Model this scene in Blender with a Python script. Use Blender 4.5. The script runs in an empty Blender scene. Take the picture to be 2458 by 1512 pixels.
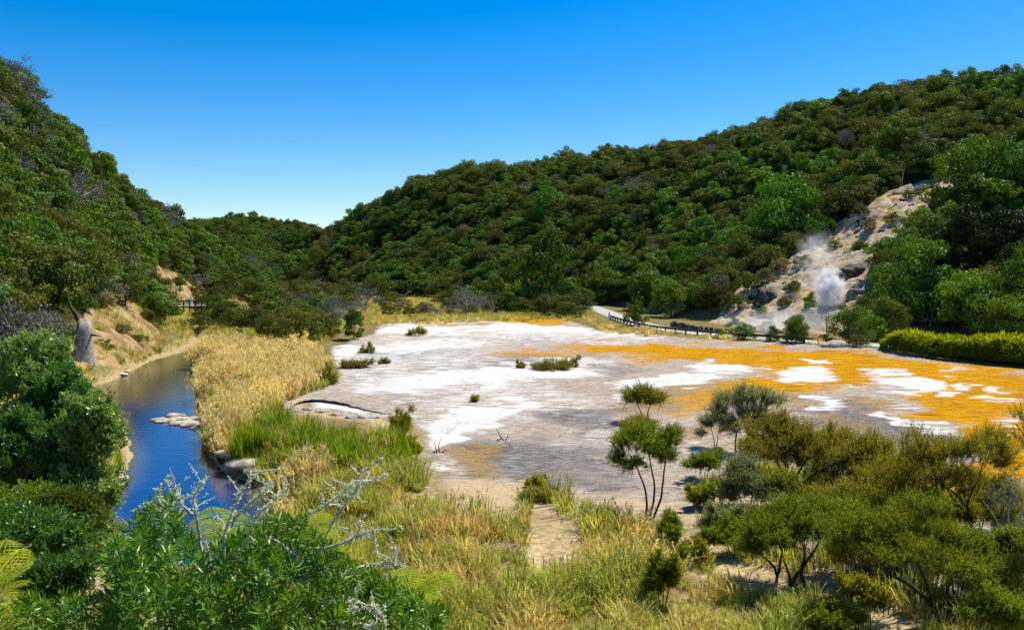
import bpy, math, random
import numpy as np
from mathutils import Vector
R = math.radians
S = bpy.context.scene
COL = S.collection
rng = np.random.default_rng(7)

# ------------------------------------------------------------------ camera, world, sun
F, CX, CY, HOR, CAMH = 1929.0, 1229.0, 756.0, 644.0, 9.0      # measured on the photograph at 2458 px width
PITCH = math.atan((CY - HOR) / F)
cam_d = bpy.data.cameras.new('camera'); cam = bpy.data.objects.new('camera', cam_d); COL.objects.link(cam)
cam.location = (0, 0, CAMH); cam.rotation_euler = (R(90) - PITCH, 0, 0)
cam_d.sensor_width = 36; cam_d.lens = 18 * F / CX; cam_d.clip_end = 6000; cam_d.clip_start = .1
S.camera = cam
SUN_EL, SUN_AZ = R(57), R(48)                                  # azimuth measured from +Y towards +X
W = bpy.data.worlds.new('World'); S.world = W; W.use_nodes = True
nt = W.node_tree; bg = nt.nodes['Background']
sky = nt.nodes.new('ShaderNodeTexSky'); sky.sky_type = 'NISHITA'; sky.sun_disc = False
sky.sun_elevation = SUN_EL; sky.sun_rotation = SUN_AZ
sky.air_density = 1.0; sky.dust_density = 0.35; sky.ozone_density = 3.2
hs = nt.nodes.new('ShaderNodeHueSaturation'); hs.inputs['Saturation'].default_value = 1.58; hs.inputs['Hue'].default_value = .506
nt.links.new(sky.outputs[0], hs.inputs['Color']); nt.links.new(hs.outputs[0], bg.inputs[0])
bg.inputs[1].default_value = 0.115
sl = bpy.data.lights.new('sun', 'SUN'); sl.energy = 5.0; sl.angle = R(.55); sl.color = (1, .93, .80)
so = bpy.data.objects.new('sun', sl); COL.objects.link(so)
sd = Vector((math.sin(SUN_AZ) * math.cos(SUN_EL), math.cos(SUN_AZ) * math.cos(SUN_EL), math.sin(SUN_EL)))
so.rotation_euler = sd.to_track_quat('Z', 'Y').to_euler(); so.location = (60, 40, 120)
S.view_settings.view_transform = 'Standard'; S.view_settings.look = 'None'
S.view_settings.exposure = 0.42; S.view_settings.gamma = 1
S.cycles.max_bounces = 6; S.cycles.diffuse_bounces = 2; S.cycles.glossy_bounces = 3
S.cycles.transmission_bounces = 3; S.cycles.volume_bounces = 4; S.cycles.transparent_max_bounces = 4

# ------------------------------------------------------------------ pixel <-> place
def ray(px, py):
    px = np.asarray(px, float); py = np.asarray(py, float)
    a = (px - CX) / F; b = (CY - py) / F
    return a, math.cos(PITCH) + b * math.sin(PITCH), -math.sin(PITCH) + b * math.cos(PITCH)
def at_d(px, py, D):
    a, y, z = ray(px, py); t = D / y
    return np.stack([a * t, np.broadcast_to(D, np.shape(a * t)) * 1.0, CAMH + z * t], -1)
def at_z(px, py, z0):
    a, y, z = ray(px, py); t = (z0 - CAMH) / z
    return np.stack([a * t, y * t, CAMH + z * t], -1)
def project(x, y, z):
    cy, cz = y, z - CAMH
    f = cy * math.cos(PITCH) - cz * math.sin(PITCH); u = cy * math.sin(PITCH) + cz * math.cos(PITCH)
    f = np.where(f < .1, .1, f)
    return CX + F * x / f, CY - F * u / f
def sstep(a, b, x):
    t = np.clip((x - a) / (b - a), 0, 1); return t * t * (3 - 2 * t)
def seg_dist(X, Y, P, closed):
    d = np.full(X.shape, 1e9); n = len(P)
    for i in range(n if closed else n - 1):
        a = P[i]; b = P[(i + 1) % n]; vx, vy = b[0] - a[0], b[1] - a[1]
        t = np.clip(((X - a[0]) * vx + (Y - a[1]) * vy) / (vx * vx + vy * vy + 1e-9), 0, 1)
        d = np.minimum(d, np.hypot(X - a[0] - t * vx, Y - a[1] - t * vy))
    return d
def inside(X, Y, P):
    r = np.zeros(X.shape, bool); n = len(P)
    for i in range(n):
        x1, y1 = P[i][:2]; x2, y2 = P[(i + 1) % n][:2]
        if y1 == y2: continue
        c = ((y1 > Y) != (y2 > Y)) & (X < (x2 - x1) * (Y - y1) / (y2 - y1) + x1)
        r ^= c
    return r
def sdf(X, Y, P):
    d = seg_dist(X, Y, P, True); return np.where(inside(X, Y, P), -d, d)
def hash2(ix, iy, s):
    h = (ix.astype(np.int64) * 374761393 + iy.astype(np.int64) * 668265263 + s * 1442695041) & 0xffffffff
    h = ((h ^ (h >> 13)) * 1274126177) & 0xffffffff
    return ((h ^ (h >> 16)) & 0xffff) / 65535.0
def vnoise(x, y, s=0):
    ix, iy = np.floor(x), np.floor(y); fx, fy = x - ix, y - iy
    fx = fx * fx * (3 - 2 * fx); fy = fy * fy * (3 - 2 * fy)
    a = hash2(ix, iy, s); b = hash2(ix + 1, iy, s); c = hash2(ix, iy + 1, s); d = hash2(ix + 1, iy + 1, s)
    return (a + (b - a) * fx) * (1 - fy) + (c + (d - c) * fx) * fy
def fbm(x, y, s=0, o=4):
    v = 0; a = .5; t = 0
    for k in range(o):
        v = v + a * vnoise(x * 2 ** k + 17.3 * k, y * 2 ** k - 9.1 * k, s + k); t += a; a *= .55
    return v / t

# ------------------------------------------------------------------ the lie of the land
WATER = -1.2
_L = [(478, 812), (450, 830), (360, 866), (290, 905), (205, 935), (200, 975), (285, 990), (308, 1050), (322, 1100), (302, 1160), (250, 1205),
      (225, 1240), (290, 1290), (300, 1340)]
_R = [(520, 1400), (620, 1330), (668, 1255), (650, 1200), (602, 1162), (545, 1142), (500, 1100), (486, 1060), (485, 1000), (474, 940), (458, 880), (466, 838), (520, 812)]
CHAN = [tuple(p[:2]) for p in at_z(*np.array(_L + _R, float).T, WATER)]
ROADL = np.array([(1388, 206), (1405, 190), (1440, 166), (1480, 144), (1520, 129), (1566, 118), (1620, 110.5), (1700, 104.5), (1850, 97.5), (2000, 92), (2120, 89), (2300, 85), (2500, 79), (2800, 72)], float)
ROAD = np.stack([(ROADL[:, 0] - CX) / F * ROADL[:, 1], ROADL[:, 1]], -1)
_pts = []
def ctl(lst, dz=0, z=None, D_add=0):
    for q in lst:
        px, py, D = q[:3]
        if z is None: p = at_d(px, py, D); _pts.append((p[0], p[1] + D_add, p[2] - dz))
        else: _pts.append(((px - CX) / F * D, D + D_add, z))
RR = [(760, 515, 420), (830, 485, 400), (930, 435, 380), (1000, 412, 365), (1100, 398, 350), (1200, 382, 340), (1350, 358, 320), (1500, 334, 300), (1640, 328, 285),
      (1790, 292, 265), (1920, 238, 245), (2080, 192, 230), (2260, 150, 220), (2458, 152, 215), (2750, 120, 210), (3100, 90, 205)]
ctl(RR[:3], 11); ctl(RR[3:], 7)
for px, py, D in RR: p = at_d(px, py, D); _pts.append((p[0] * 1.15, p[1] + 70, p[2] - 22))
RF = [(760, 0, 300), (900, 0, 258), (1050, 0, 236), (1200, 0, 216), (1330, 0, 212), (1420, 0, 192), (1500, 0, 166), (1600, 0, 148), (1700, 0, 138), (1900, 0, 124), (2000, 0, 117),
      (2100, 0, 111), (2250, 0, 104), (2458, 0, 98), (2800, 0, 92), (3300, 0, 86)]
ctl(RF, z=.2); ctl(RF, z=-5, D_add=-16)
RL = [(-700, 20, 90), (-350, 60, 112), (-150, 90, 125), (0, 155, 140), (45, 160, 144), (90, 245, 152), (165, 275, 165), (240, 336, 180), (310, 418, 200), (400, 478, 230),
      (440, 488, 245), (520, 545, 272), (600, 592, 300), (690, 640, 330)]
ctl(RL[:6], 4); ctl(RL[6:], 9)
for px, py, D in RL: p = at_d(px, py, D); _pts.append((p[0] - 45, p[1] + 35, p[2] * .7))
LF = [(120, 0, 64), (170, 0, 72), (230, 0, 80), (300, 0, 88), (372, 0, 98), (352, 0, 118), (345, 0, 150), (400, 0, 172), (500, 0, 198), (570, 0, 240), (650, 0, 292), (715, 0, 330)]
ctl(LF, z=.4)
for px, D in ((150, 74), (215, 84), (290, 92), (345, 99), (340, 125)):
    _pts.append(((px - CX) / F * D - 2.6, D + 2.6, 4.3))
_pts += [(-42, 58, .3), (-37, 45, .3), (-33, 20, .3), (-32, -10, .3), (-75, 58, 26), (-70, 30, 24), (-66, 0, 22), (-90, 40, 36)]
_pts += [(x, y, -6) for x, y in ((-30, 60), (-22, 30), (-20, 0), (0, 10), (0, 50), (0, 100), (0, 150), (-20, 100), (-30, 130), (-40, 150), (-30, 190), (-50, 220), (-60, 260), (-75, 310), (30, 60), (30, 100), (50, 50), (60, 20), (100, 30), (140, 0), (0, 190))]
_pts += [(-95, 400, 4), (-120, 450, 8), (-60, 470, 14)]
FAR = [(200, 470, 640), (400, 508, 650), (470, 503, 650), (560, 495, 650), (610, 491, 650), (660, 503, 650), (750, 520, 650), (820, 535, 650), (1100, 560, 650)]
ctl(FAR, 13); ctl([(q[0], q[1], 500) for q in FAR], z=14); ctl([(q[0], q[1], 900) for q in FAR], z=40)
_pts += [(-500, 300, 60), (-400, 0, 60), (400, 300, 75), (450, 0, 70), (300, 600, 60), (-400, 900, 60), (500, 1000, 60)]
CP = np.array(_pts)
_A = np.hypot(CP[:, None, 0] - CP[None, :, 0], CP[:, None, 1] - CP[None, :, 1])
_W = np.linalg.solve(np.block([[_A + np.eye(len(CP)) * .3, np.ones((len(CP), 1))], [np.ones((1, len(CP))), np.zeros((1, 1))]]), np.append(CP[:, 2], 0))
def hill_raw(X, Y):
    v = np.full(X.shape, _W[-1])
    for (a, b, _), w in zip(CP, _W[:-1]): v = v + w * np.hypot(X - a, Y - b)
    return v
def mound(X, Y):
    d = Y + .05 * np.abs(X) - 1.2 * (fbm(X / 6, Y / 6, 5) - .5)
    z = np.where(d < 2.0, 7.2, 7.2 - (d - 2.0) * .78)
    return np.where(z > 0, z, -99)
def H(X, Y, detail=True):
    X = np.asarray(X, float); Y = np.asarray(Y, float)
    h = hill_raw(X, Y)
    hm = sstep(0, 6, h)
    hill = np.maximum(h, 0) + hm * (fbm(X / 22, Y / 22, 3, 3) - .5) * 7
    base = .25 * (fbm(X / 7, Y / 7, 1) - .5)
    dr = seg_dist(X, Y, ROAD, False)
    flat = base + hill
    flat = flat + (1 - sstep(3, 9, dr)) * (0.38 - flat) * (1 - sstep(2.5, 5, h))
    flat = flat + (.9 * (fbm(X / 5, Y / 5, 8) - .3)) * sstep(-14, -19, X) * (1 - hm) * sstep(15, 25, Y)
    dc = sdf(X, Y, CHAN) + .5 * (fbm(X / 1.8, Y / 1.8, 11, 3) - .5)
    bed = WATER - .06 - np.clip(-dc * .28, 0, .6)
    bank = WATER + .02
    k = sstep(0, 1.9, dc)
    g = np.where(dc < 0, bed, np.minimum(flat, 99) * k + bank * (1 - k))
    g = np.maximum(g, mound(X, Y))
    return g
def h1(x, y): return float(H(np.array([x]), np.array([y]))[0])
def hit(px, py, d0=12, d1=420, n=500):
    D = d0 * (d1 / d0) ** (np.arange(n) / (n - 1)); p = at_d(np.full(n, px), np.full(n, py), D)
    below = p[:, 2] < H(p[:, 0], p[:, 1])
    i = int(np.argmax(below)) if below.any() else n - 1
    return p[i]

# ------------------------------------------------------------------ object helpers
def tag(o, label=None, cat=None, group=None, kind=None):
    if label: o['label'] = label
    if cat: o['category'] = cat
    if group: o['group'] = group
    if kind: o['kind'] = kind
    return o
def empty(name, loc, rz=0):
    o = bpy.data.objects.new(name, None); COL.objects.link(o); o.location = loc; o.rotation_euler = (0, 0, rz); o.empty_display_size = .3
    return o
def mesh_np(name, V, Q, mats, tint=None, smooth=False, mi=None):
    """V (n,3), Q (m,k) one polygon size"""
    V = np.asarray(V, np.float32); Q = np.asarray(Q, np.int32); k = Q.shape[1]
    me = bpy.data.meshes.new(name)
    me.vertices.add(len(V)); me.vertices.foreach_set('co', V.ravel())
    me.loops.add(Q.size); me.loops.foreach_set('vertex_index', Q.ravel())
    me.polygons.add(len(Q)); me.polygons.foreach_set('loop_start', np.arange(0, Q.size, k, dtype=np.int32))
    try: me.polygons.foreach_set('loop_total', np.full(len(Q), k, np.int32))
    except Exception: pass
    for m in (mats if isinstance(mats, (list, tuple)) else [mats]): me.materials.append(m)
    if mi is not None: me.polygons.foreach_set('material_index', np.asarray(mi, np.int32))
    me.polygons.foreach_set('use_smooth', np.full(len(Q), smooth))
    if tint is not None:
        a = me.attributes.new('tint', 'FLOAT', 'POINT'); a.data.foreach_set('value', np.asarray(tint, np.float32))
    me.update(calc_edges=True); me.validate()
    return me
def link(name, me, parent=None, loc=None):
    o = bpy.data.objects.new(name, me); COL.objects.link(o)
    if parent is not None: o.parent = parent
    if loc is not None: o.location = loc
    return o
class Geo:
    def __init__(s): s.V = []; s.Q = []; s.T = []; s.M = []; s.n = 0
    def add(s, V, Q, t=.5, m=0):
        V = np.asarray(V, float).reshape(-1, 3); Q = np.asarray(Q, int).reshape(-1, 4)
        s.V.append(V); s.Q.append(Q + s.n); s.T.append(np.broadcast_to(t, (len(V),)).astype(float)); s.M.append(np.full(len(Q), m)); s.n += len(V)
        return s
    def mesh(s, name, mats, smooth=False, off=None):
        V = np.concatenate(s.V)
        if off is not None: V = V - np.asarray(off)
        return mesh_np(name, V, np.concatenate(s.Q), mats, np.concatenate(s.T), smooth, np.concatenate(s.M))
    def box(s, c, size, rz=0, t=.5, m=0, rx=0):
        x, y, z = np.array(size) / 2
        v = np.array([(-x, -y, -z), (x, -y, -z), (x, y, -z), (-x, y, -z), (-x, -y, z), (x, -y, z), (x, y, z), (-x, y, z)])
        c_, s_ = math.cos(rx), math.sin(rx); v = v @ np.array([[1, 0, 0], [0, c_, s_], [0, -s_, c_]])
        c_, s_ = math.cos(rz), math.sin(rz); v = v @ np.array([[c_, s_, 0], [-s_, c_, 0], [0, 0, 1]])
        return s.add(v + np.array(c), [(0, 3, 2, 1), (4, 5, 6, 7), (0, 1, 5, 4), (1, 2, 6, 5), (2, 3, 7, 6), (3, 0, 4, 7)], t, m)
    def tube(s, P, rad, k=6, t=.5, m=0):
        P = np.asarray(P, float); n = len(P); rad = np.broadcast_to(rad, (n,))
        T = np.gradient(P, axis=0); T /= np.linalg.norm(T, axis=1)[:, None] + 1e-9
        up = np.array([0.31, .17, .93]); A = np.cross(T, up); bad = np.linalg.norm(A, axis=1) < .1
        A[bad] = np.cross(T[bad], (1, 0, 0)); A /= np.linalg.norm(A, axis=1)[:, None]; B = np.cross(T, A)
        th = np.arange(k) * 2 * math.pi / k
        V = P[:, None] + rad[:, None, None] * (np.cos(th)[None, :, None] * A[:, None] + np.sin(th)[None, :, None] * B[:, None])
        i = np.arange(n - 1)[:, None]; j = np.arange(k)[None]; j2 = (j + 1) % k
        Q = np.stack([i * k + j, i * k + j2, (i + 1) * k + j2, (i + 1) * k + j], -1).reshape(-1, 4)
        s.add(V.reshape(-1, 3), Q, t, m)
        e = np.concatenate([P[-1:], V[-1]]); s.add(e, [(0, 1 + a, 1 + (a + 1) % k, 0) for a in range(0)] or np.zeros((0, 4), int), t, m)
        return s
def unit(v): return v / (np.linalg.norm(v, axis=-1, keepdims=True) + 1e-9)
def leaves(g, C, Dn, L, Wd, r, tint=None, m=0, bend=.12):
    """rhombic leaves: base at C, pointing along Dn"""
    n = len(C); L = np.broadcast_to(L, (n,))[:, None]; Wd = np.broadcast_to(Wd, (n,))[:, None]
    side = unit(np.cross(Dn, r.normal(size=(n, 3)))); nor = np.cross(Dn, side)
    V = np.stack([C, C + Dn * L * .45 + side * Wd * .5 + nor * L * bend, C + Dn * L, C + Dn * L * .45 - side * Wd * .5 + nor * L * bend], 1)
    if tint is None: tint = r.random(n)
    g.add(V.reshape(-1, 3), np.arange(4 * n).reshape(n, 4), np.repeat(tint, 4), m)
def ball(n, r, shell=.6):
    v = unit(r.normal(size=(n, 3))); q = (shell + (1 - shell) * r.random(n)) ** 1.0
    return v * q[:, None]

# ------------------------------------------------------------------ materials
def mat(name):
    m = bpy.data.materials.new(name); m.use_nodes = True
    return m, m.node_tree, m.node_tree.nodes['Principled BSDF']
def N(t, typ, **kw):
    n = t.nodes.new(typ)
    for k, v in kw.items():
        if k in n.inputs: n.inputs[k].default_value = v
        else: setattr(n, k, v)
    return n
def mixc(t, fac, a, b):
    n = t.nodes.new('ShaderNodeMix'); n.data_type = 'RGBA'
    for s, v in ((0, fac), (6, a), (7, b)):
        if hasattr(v, 'is_linked') or isinstance(v, bpy.types.NodeSocket): t.links.new(v, n.inputs[s])
        else: n.inputs[s].default_value = (*v, 1) if isinstance(v, (tuple, list)) and len(v) == 3 else v
    return n.outputs[2]
def ramp(t, fac, a, b):
    n = t.nodes.new('ShaderNodeMapRange'); n.interpolation_type = 'SMOOTHSTEP'; t.links.new(fac, n.inputs[0]); n.inputs[1].default_value = a; n.inputs[2].default_value = b
    return n.outputs[0]
def noise(t, scale, detail=4, vec=None, rough=.55, sc3=None):
    n = N(t, 'ShaderNodeTexNoise', Scale=scale, Detail=detail, Roughness=rough)
    if vec is None: vec = N(t, 'ShaderNodeNewGeometry').outputs['Position']
    if sc3 is not None:
        mp = t.nodes.new('ShaderNodeMapping'); mp.inputs['Scale'].default_value = sc3[0]; mp.inputs['Rotation'].default_value = sc3[1]
        t.links.new(vec, mp.inputs[0]); vec = mp.outputs[0]
    t.links.new(vec, n.inputs['Vector']); return n.outputs[0]
def bump(t, p, h, strength=.5, dist=.1):
    b = N(t, 'ShaderNodeBump', Strength=strength, Distance=dist); t.links.new(h, b.inputs['Height']); t.links.new(b.outputs[0], p.inputs['Normal'])
def attr(t, name):
    n = t.nodes.new('ShaderNodeAttribute'); n.attribute_name = name; return n
def leafmat(name, a, b, trans=.35, rough=.5, vary=.35, huev=.02, spec=.15):
    m, t, p = mat(name)
    c = mixc(t, attr(t, 'tint').outputs['Fac'], a, b)
    oi = t.nodes.new('ShaderNodeObjectInfo')
    h = N(t, 'ShaderNodeHueSaturation'); t.links.new(c, h.inputs['Color'])
    mr = N(t, 'ShaderNodeMapRange'); t.links.new(oi.outputs['Random'], mr.inputs[0]); mr.inputs[3].default_value = 1 - vary; mr.inputs[4].default_value = 1 + vary
    t.links.new(mr.outputs[0], h.inputs['Value'])
    wn = N(t, 'ShaderNodeTexWhiteNoise', noise_dimensions='1D'); t.links.new(oi.outputs['Random'], wn.inputs['W'])
    mh = N(t, 'ShaderNodeMapRange'); t.links.new(wn.outputs[0], mh.inputs[0]); mh.inputs[3].default_value = .5 - huev; mh.inputs[4].default_value = .5 + huev
    t.links.new(mh.outputs[0], h.inputs['Hue'])
    t.links.new(h.outputs[0], p.inputs['Base Color']); p.inputs['Roughness'].default_value = rough; p.inputs['Specular IOR Level'].default_value = spec
    if trans > 0:
        tr = N(t, 'ShaderNodeBsdfTranslucent'); hb = N(t, 'ShaderNodeHueSaturation', Value=1.4, Saturation=1.1); t.links.new(h.outputs[0], hb.inputs['Color']); t.links.new(hb.outputs[0], tr.inputs[0])
        mx = N(t, 'ShaderNodeMixShader'); mx.inputs[0].default_value = trans
        t.links.new(p.outputs[0], mx.inputs[1]); t.links.new(tr.outputs[0], mx.inputs[2]); t.links.new(mx.outputs[0], t.nodes['Material Output'].inputs[0])
    return m
LM = dict(
    olive=leafmat('leaf_dark_olive', (.036, .058, .007), (.165, .19, .022), .28),
    brown=leafmat('leaf_brown_olive', (.05, .06, .009), (.19, .19, .026), .28),
    green=leafmat('leaf_mid_green', (.042, .09, .009), (.165, .25, .026), .28),
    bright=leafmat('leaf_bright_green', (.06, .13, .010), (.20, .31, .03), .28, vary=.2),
    shade=leafmat('leaf_painted_shade_green', (.008, .02, .003), (.028, .05, .008), vary=.1),  # shade of the right-hand hollow painted into a near-black leaf colour
    grey=leafmat('leaf_grey_lichen', (.13, .13, .10), (.27, .26, .21), trans=.1, vary=.25),
    fern=leafmat('leaf_yellow_fern', (.24, .34, .02), (.52, .56, .05), .45, vary=.15),
    dark=leafmat('leaf_deep_green', (.03, .08, .010), (.14, .24, .035), rough=.35, spec=.6, vary=.2),
    gloss=leafmat('leaf_glossy_green', (.06, .14, .016), (.32, .45, .10), rough=.3, spec=.7, vary=.1, huev=.01),
    lance=leafmat('leaf_lance_green', (.04, .13, .006), (.24, .40, .03), rough=.4, spec=.5, trans=.25, vary=.1, huev=.01),
    manuka=leafmat('leaf_fine_olive', (.16, .16, .018), (.36, .34, .045), .6, vary=.12, huev=.012),
    manukag=leafmat('leaf_fine_green', (.10, .135, .014), (.27, .33, .04), .6, vary=.12, huev=.012),
    manukab=leafmat('leaf_fine_brown', (.17, .15, .02), (.34, .29, .05), .6, vary=.1, huev=.01),
    manukas=leafmat('leaf_fine_grey_green', (.17, .19, .07), (.36, .38, .16), .55, vary=.1, huev=.01),
    tan=leafmat('leaf_tan_scrub', (.17, .14, .045), (.38, .31, .12), trans=.2, vary=.25),
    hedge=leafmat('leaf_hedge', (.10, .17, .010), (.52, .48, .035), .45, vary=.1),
    lichen=leafmat('lichen_tufts', (.58, .60, .42), (.82, .82, .60), trans=.3, rough=.9, vary=.1, huev=.01),
    dry=leafmat('grass_dry', (.36, .27, .06), (.82, .66, .23), trans=.45, vary=.3, huev=.02, rough=.6),
    reed=leafmat('grass_golden_reed', (.42, .32, .10), (.88, .73, .34), trans=.45, vary=.25, huev=.015, rough=.6),
    green_reed=leafmat('grass_green', (.10, .17, .012), (.30, .36, .04), trans=.45, vary=.25, huev=.03),
    mixed=leafmat('grass_mixed', (.17, .20, .025), (.58, .56, .13), trans=.45, vary=.35, huev=.03))
def barkmat(name, a, b, sc=6, rough=.85):
    m, t, p = mat(name); n = noise(t, sc, 5); t.links.new(mixc(t, ramp(t, n, .35, .65), a, b), p.inputs['Base Color']); p.inputs['Roughness'].default_value = rough
    bump(t, p, noise(t, sc * 4, 4), .6, .02); return m
BARK = barkmat('bark_dark', (.022, .017, .012), (.07, .055, .04))
BARKG = barkmat('bark_grey', (.10, .085, .065), (.24, .21, .17))
PALE = barkmat('bark_bleached', (.30, .28, .24), (.55, .53, .47))
LICH = barkmat('bark_lichened', (.40, .36, .26), (.80, .78, .60), sc=22)
STUMP = barkmat('bark_grey_stump', (.19, .17, .14), (.44, .41, .35))
WOOD = barkmat('timber_weathered', (.05, .042, .034), (.13, .11, .09), sc=5)
WHITE = barkmat('post_white_paint', (.68, .68, .66), (.80, .80, .78), sc=3)
DECK = barkmat('deck_timber_pale', (.42, .38, .30), (.60, .55, .45), sc=4)
STONE = barkmat('stone_pale', (.30, .25, .17), (.55, .48, .36), sc=3)
STONED = barkmat('stone_dark', (.035, .03, .025), (.11, .09, .07), sc=2)
# ground: soil and dry litter, darker leaf litter on the wooded slopes
def ground_mat():
    m, t, p = mat('soil_and_litter')
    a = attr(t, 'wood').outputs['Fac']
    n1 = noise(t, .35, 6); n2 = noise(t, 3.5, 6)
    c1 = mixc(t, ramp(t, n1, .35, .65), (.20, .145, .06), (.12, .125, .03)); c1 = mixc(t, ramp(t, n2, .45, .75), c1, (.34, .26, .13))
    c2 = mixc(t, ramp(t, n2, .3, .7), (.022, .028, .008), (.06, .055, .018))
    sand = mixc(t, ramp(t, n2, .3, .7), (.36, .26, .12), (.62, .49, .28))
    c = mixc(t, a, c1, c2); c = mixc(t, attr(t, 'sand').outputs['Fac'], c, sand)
    t.links.new(c, p.inputs['Base Color']); p.inputs['Roughness'].default_value = .95
    bump(t, p, n2, .7, .15); return m
GROUND = ground_mat(); GROUND.node_tree.nodes['Principled BSDF'].inputs['Specular IOR Level'].default_value = 0
def terrace_mat():
    m, t, p = mat('sinter_crust')
    pos = N(t, 'ShaderNodeNewGeometry').outputs['Position']
    at = attr(t, 'pattern'); sep = N(t, 'ShaderNodeSeparateColor'); t.links.new(at.outputs['Color'], sep.inputs[0])
    oc = attr(t, 'ochre').outputs['Fac']; sandy = attr(t, 'sand').outputs['Fac']
    streak = noise(t, .55, 8, pos, .68, ((1, 3.2, 1), (0, 0, .12)))
    streak2 = noise(t, 1.6, 8, pos, .7, ((1, 3.5, 1), (0, 0, -.22)))
    fine = noise(t, 6, 6, pos, .7, ((1, 2.2, 1), (0, 0, .1)))
    blot = noise(t, .33, 6, pos, .6, ((1, 2.0, 1), (0, 0, .05)))
    def weight(sock, soft=.28, nz=None, amp=.9):
        a = N(t, 'ShaderNodeMath', operation='SUBTRACT'); t.links.new(nz or streak, a.inputs[0]); a.inputs[1].default_value = .5
        b = N(t, 'ShaderNodeMath', operation='MULTIPLY_ADD'); t.links.new(a.outputs[0], b.inputs[0]); t.links.new(sock, b.inputs[2]); am = N(t, 'ShaderNodeMapRange'); t.links.new(sock, am.inputs[0]); am.inputs[1].default_value = 0; am.inputs[2].default_value = .42; am.inputs[4].default_value = amp; t.links.new(am.outputs[0], b.inputs[1])
        return ramp(t, b.outputs[0], .5 - soft, .5 + soft)
    base = mixc(t, ramp(t, streak2, .38, .62), (.27, .21, .155), (.58, .50, .41))
    base = mixc(t, ramp(t, fine, .55, .75), base, (.24, .19, .155))
    gry = mixc(t, ramp(t, streak2, .4, .62), (.058, .058, .062), (.37, .345, .315))
    c = mixc(t, weight(sep.outputs[2], .25, streak2, 3.4), base, gry)
    och = mixc(t, ramp(t, fine, .35, .65), (.19, .095, .018), (.52, .35, .12))
    c = mixc(t, weight(oc, .3, streak2, 2.4), c, och)
    orl = N(t, 'ShaderNodeMath', operation='MULTIPLY_ADD'); t.links.new(sep.outputs[1], orl.inputs[0]); orl.inputs[1].default_value = 1.15; orl.inputs[2].default_value = .02
    org = mixc(t, ramp(t, streak2, .34, .62), (.34, .145, .002), (.64, .31, .006))
    orl = N(t, 'ShaderNodeMath', operation='MULTIPLY_ADD'); t.links.new(sep.outputs[1], orl.inputs[0]); orl.inputs[1].default_value = 1.15; orl.inputs[2].default_value = .02
    org = mixc(t, ramp(t, blot, .50, .70), org, (.70, .36, .012)); org = mixc(t, ramp(t, fine, .60, .74), org, (.85, .62, .22))
    rl = noise(t, .7, 6, pos, .65, ((.5, 4.0, 1), (0, 0, -.1))); org = mixc(t, ramp(t, rl, .52, .66), org, (.20, .082, .004)); org = mixc(t, ramp(t, rl, .44, .34), org, (.74, .42, .03))
    c = mixc(t, weight(orl.outputs[0], .26, streak, 1.7), c, org)
    wht = mixc(t, ramp(t, fine, .3, .7), (.64, .61, .57), (.80, .79, .765))
    c = mixc(t, weight(sep.outputs[0], .3, streak, 2.9), c, wht)
    vr = N(t, 'ShaderNodeTexVoronoi', feature='DISTANCE_TO_EDGE', Scale=.9); 
    nd = N(t, 'ShaderNodeTexNoise', Scale=1.2, Detail=4); t.links.new(pos, nd.inputs['Vector']); av = N(t, 'ShaderNodeVectorMath', operation='MULTIPLY_ADD'); t.links.new(nd.outputs['Color'], av.inputs[0]); av.inputs[1].default_value = (1.6, 1.6, 0); t.links.new(pos, av.inputs[2]); t.links.new(av.outputs[0], vr.inputs['Vector'])
    ck = N(t, 'ShaderNodeMapRange'); t.links.new(vr.outputs['Distance'], ck.inputs[0]); ck.inputs[1].default_value = .0; ck.inputs[2].default_value = .045; ck.inputs[3].default_value = .75; ck.inputs[4].default_value = 0
    ckm = N(t, 'ShaderNodeMath', operation='MULTIPLY'); t.links.new(ck.outputs[0], ckm.inputs[0]); t.links.new(ramp(t, blot, .46, .6), ckm.inputs[1]); c = mixc(t, ckm.outputs[0], c, (.10, .085, .07))
    lin = noise(t, .9, 6, pos, .65, ((.45, 5.0, 1), (0, 0, .35))); lk = N(t, 'ShaderNodeMath', operation='MULTIPLY'); t.links.new(ramp(t, lin, .54, .66), lk.inputs[0]); t.links.new(ramp(t, streak2, .42, .55), lk.inputs[1]); c = mixc(t, lk.outputs[0], c, (.12, .10, .085))
    snd = mixc(t, ramp(t, fine, .35, .65), (.46, .31, .14), (.68, .52, .31))
    c = mixc(t, sandy, c, snd)
    n1 = noise(t, .35, 6); n2 = noise(t, 3.5, 6)
    c1 = mixc(t, ramp(t, n1, .35, .65), (.20, .145, .06), (.12, .125, .03)); c1 = mixc(t, ramp(t, n2, .45, .75), c1, (.34, .26, .13))
    sand = mixc(t, ramp(t, n2, .3, .7), (.36, .26, .12), (.62, .49, .28)); c1 = mixc(t, attr(t, 'edge').outputs['Fac'], c1, sand)
    c = mixc(t, weight(attr(t, 'rim').outputs['Fac'], .3, streak2, 1.2), c, c1)
    t.links.new(c, p.inputs['Base Color'])
    rr = N(t, 'ShaderNodeMapRange'); t.links.new(sep.outputs[1], rr.inputs[0]); rr.inputs[3].default_value = .8; rr.inputs[4].default_value = .55; t.links.new(rr.outputs[0], p.inputs['Roughness'])
    p.inputs['Specular IOR Level'].default_value = 0
    hsum = N(t, 'ShaderNodeMath', operation='ADD'); t.links.new(streak2, hsum.inputs[0]); t.links.new(fine, hsum.inputs[1])
    bump(t, p, hsum.outputs[0], .7, .14); return m
TERR = terrace_mat()
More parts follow.
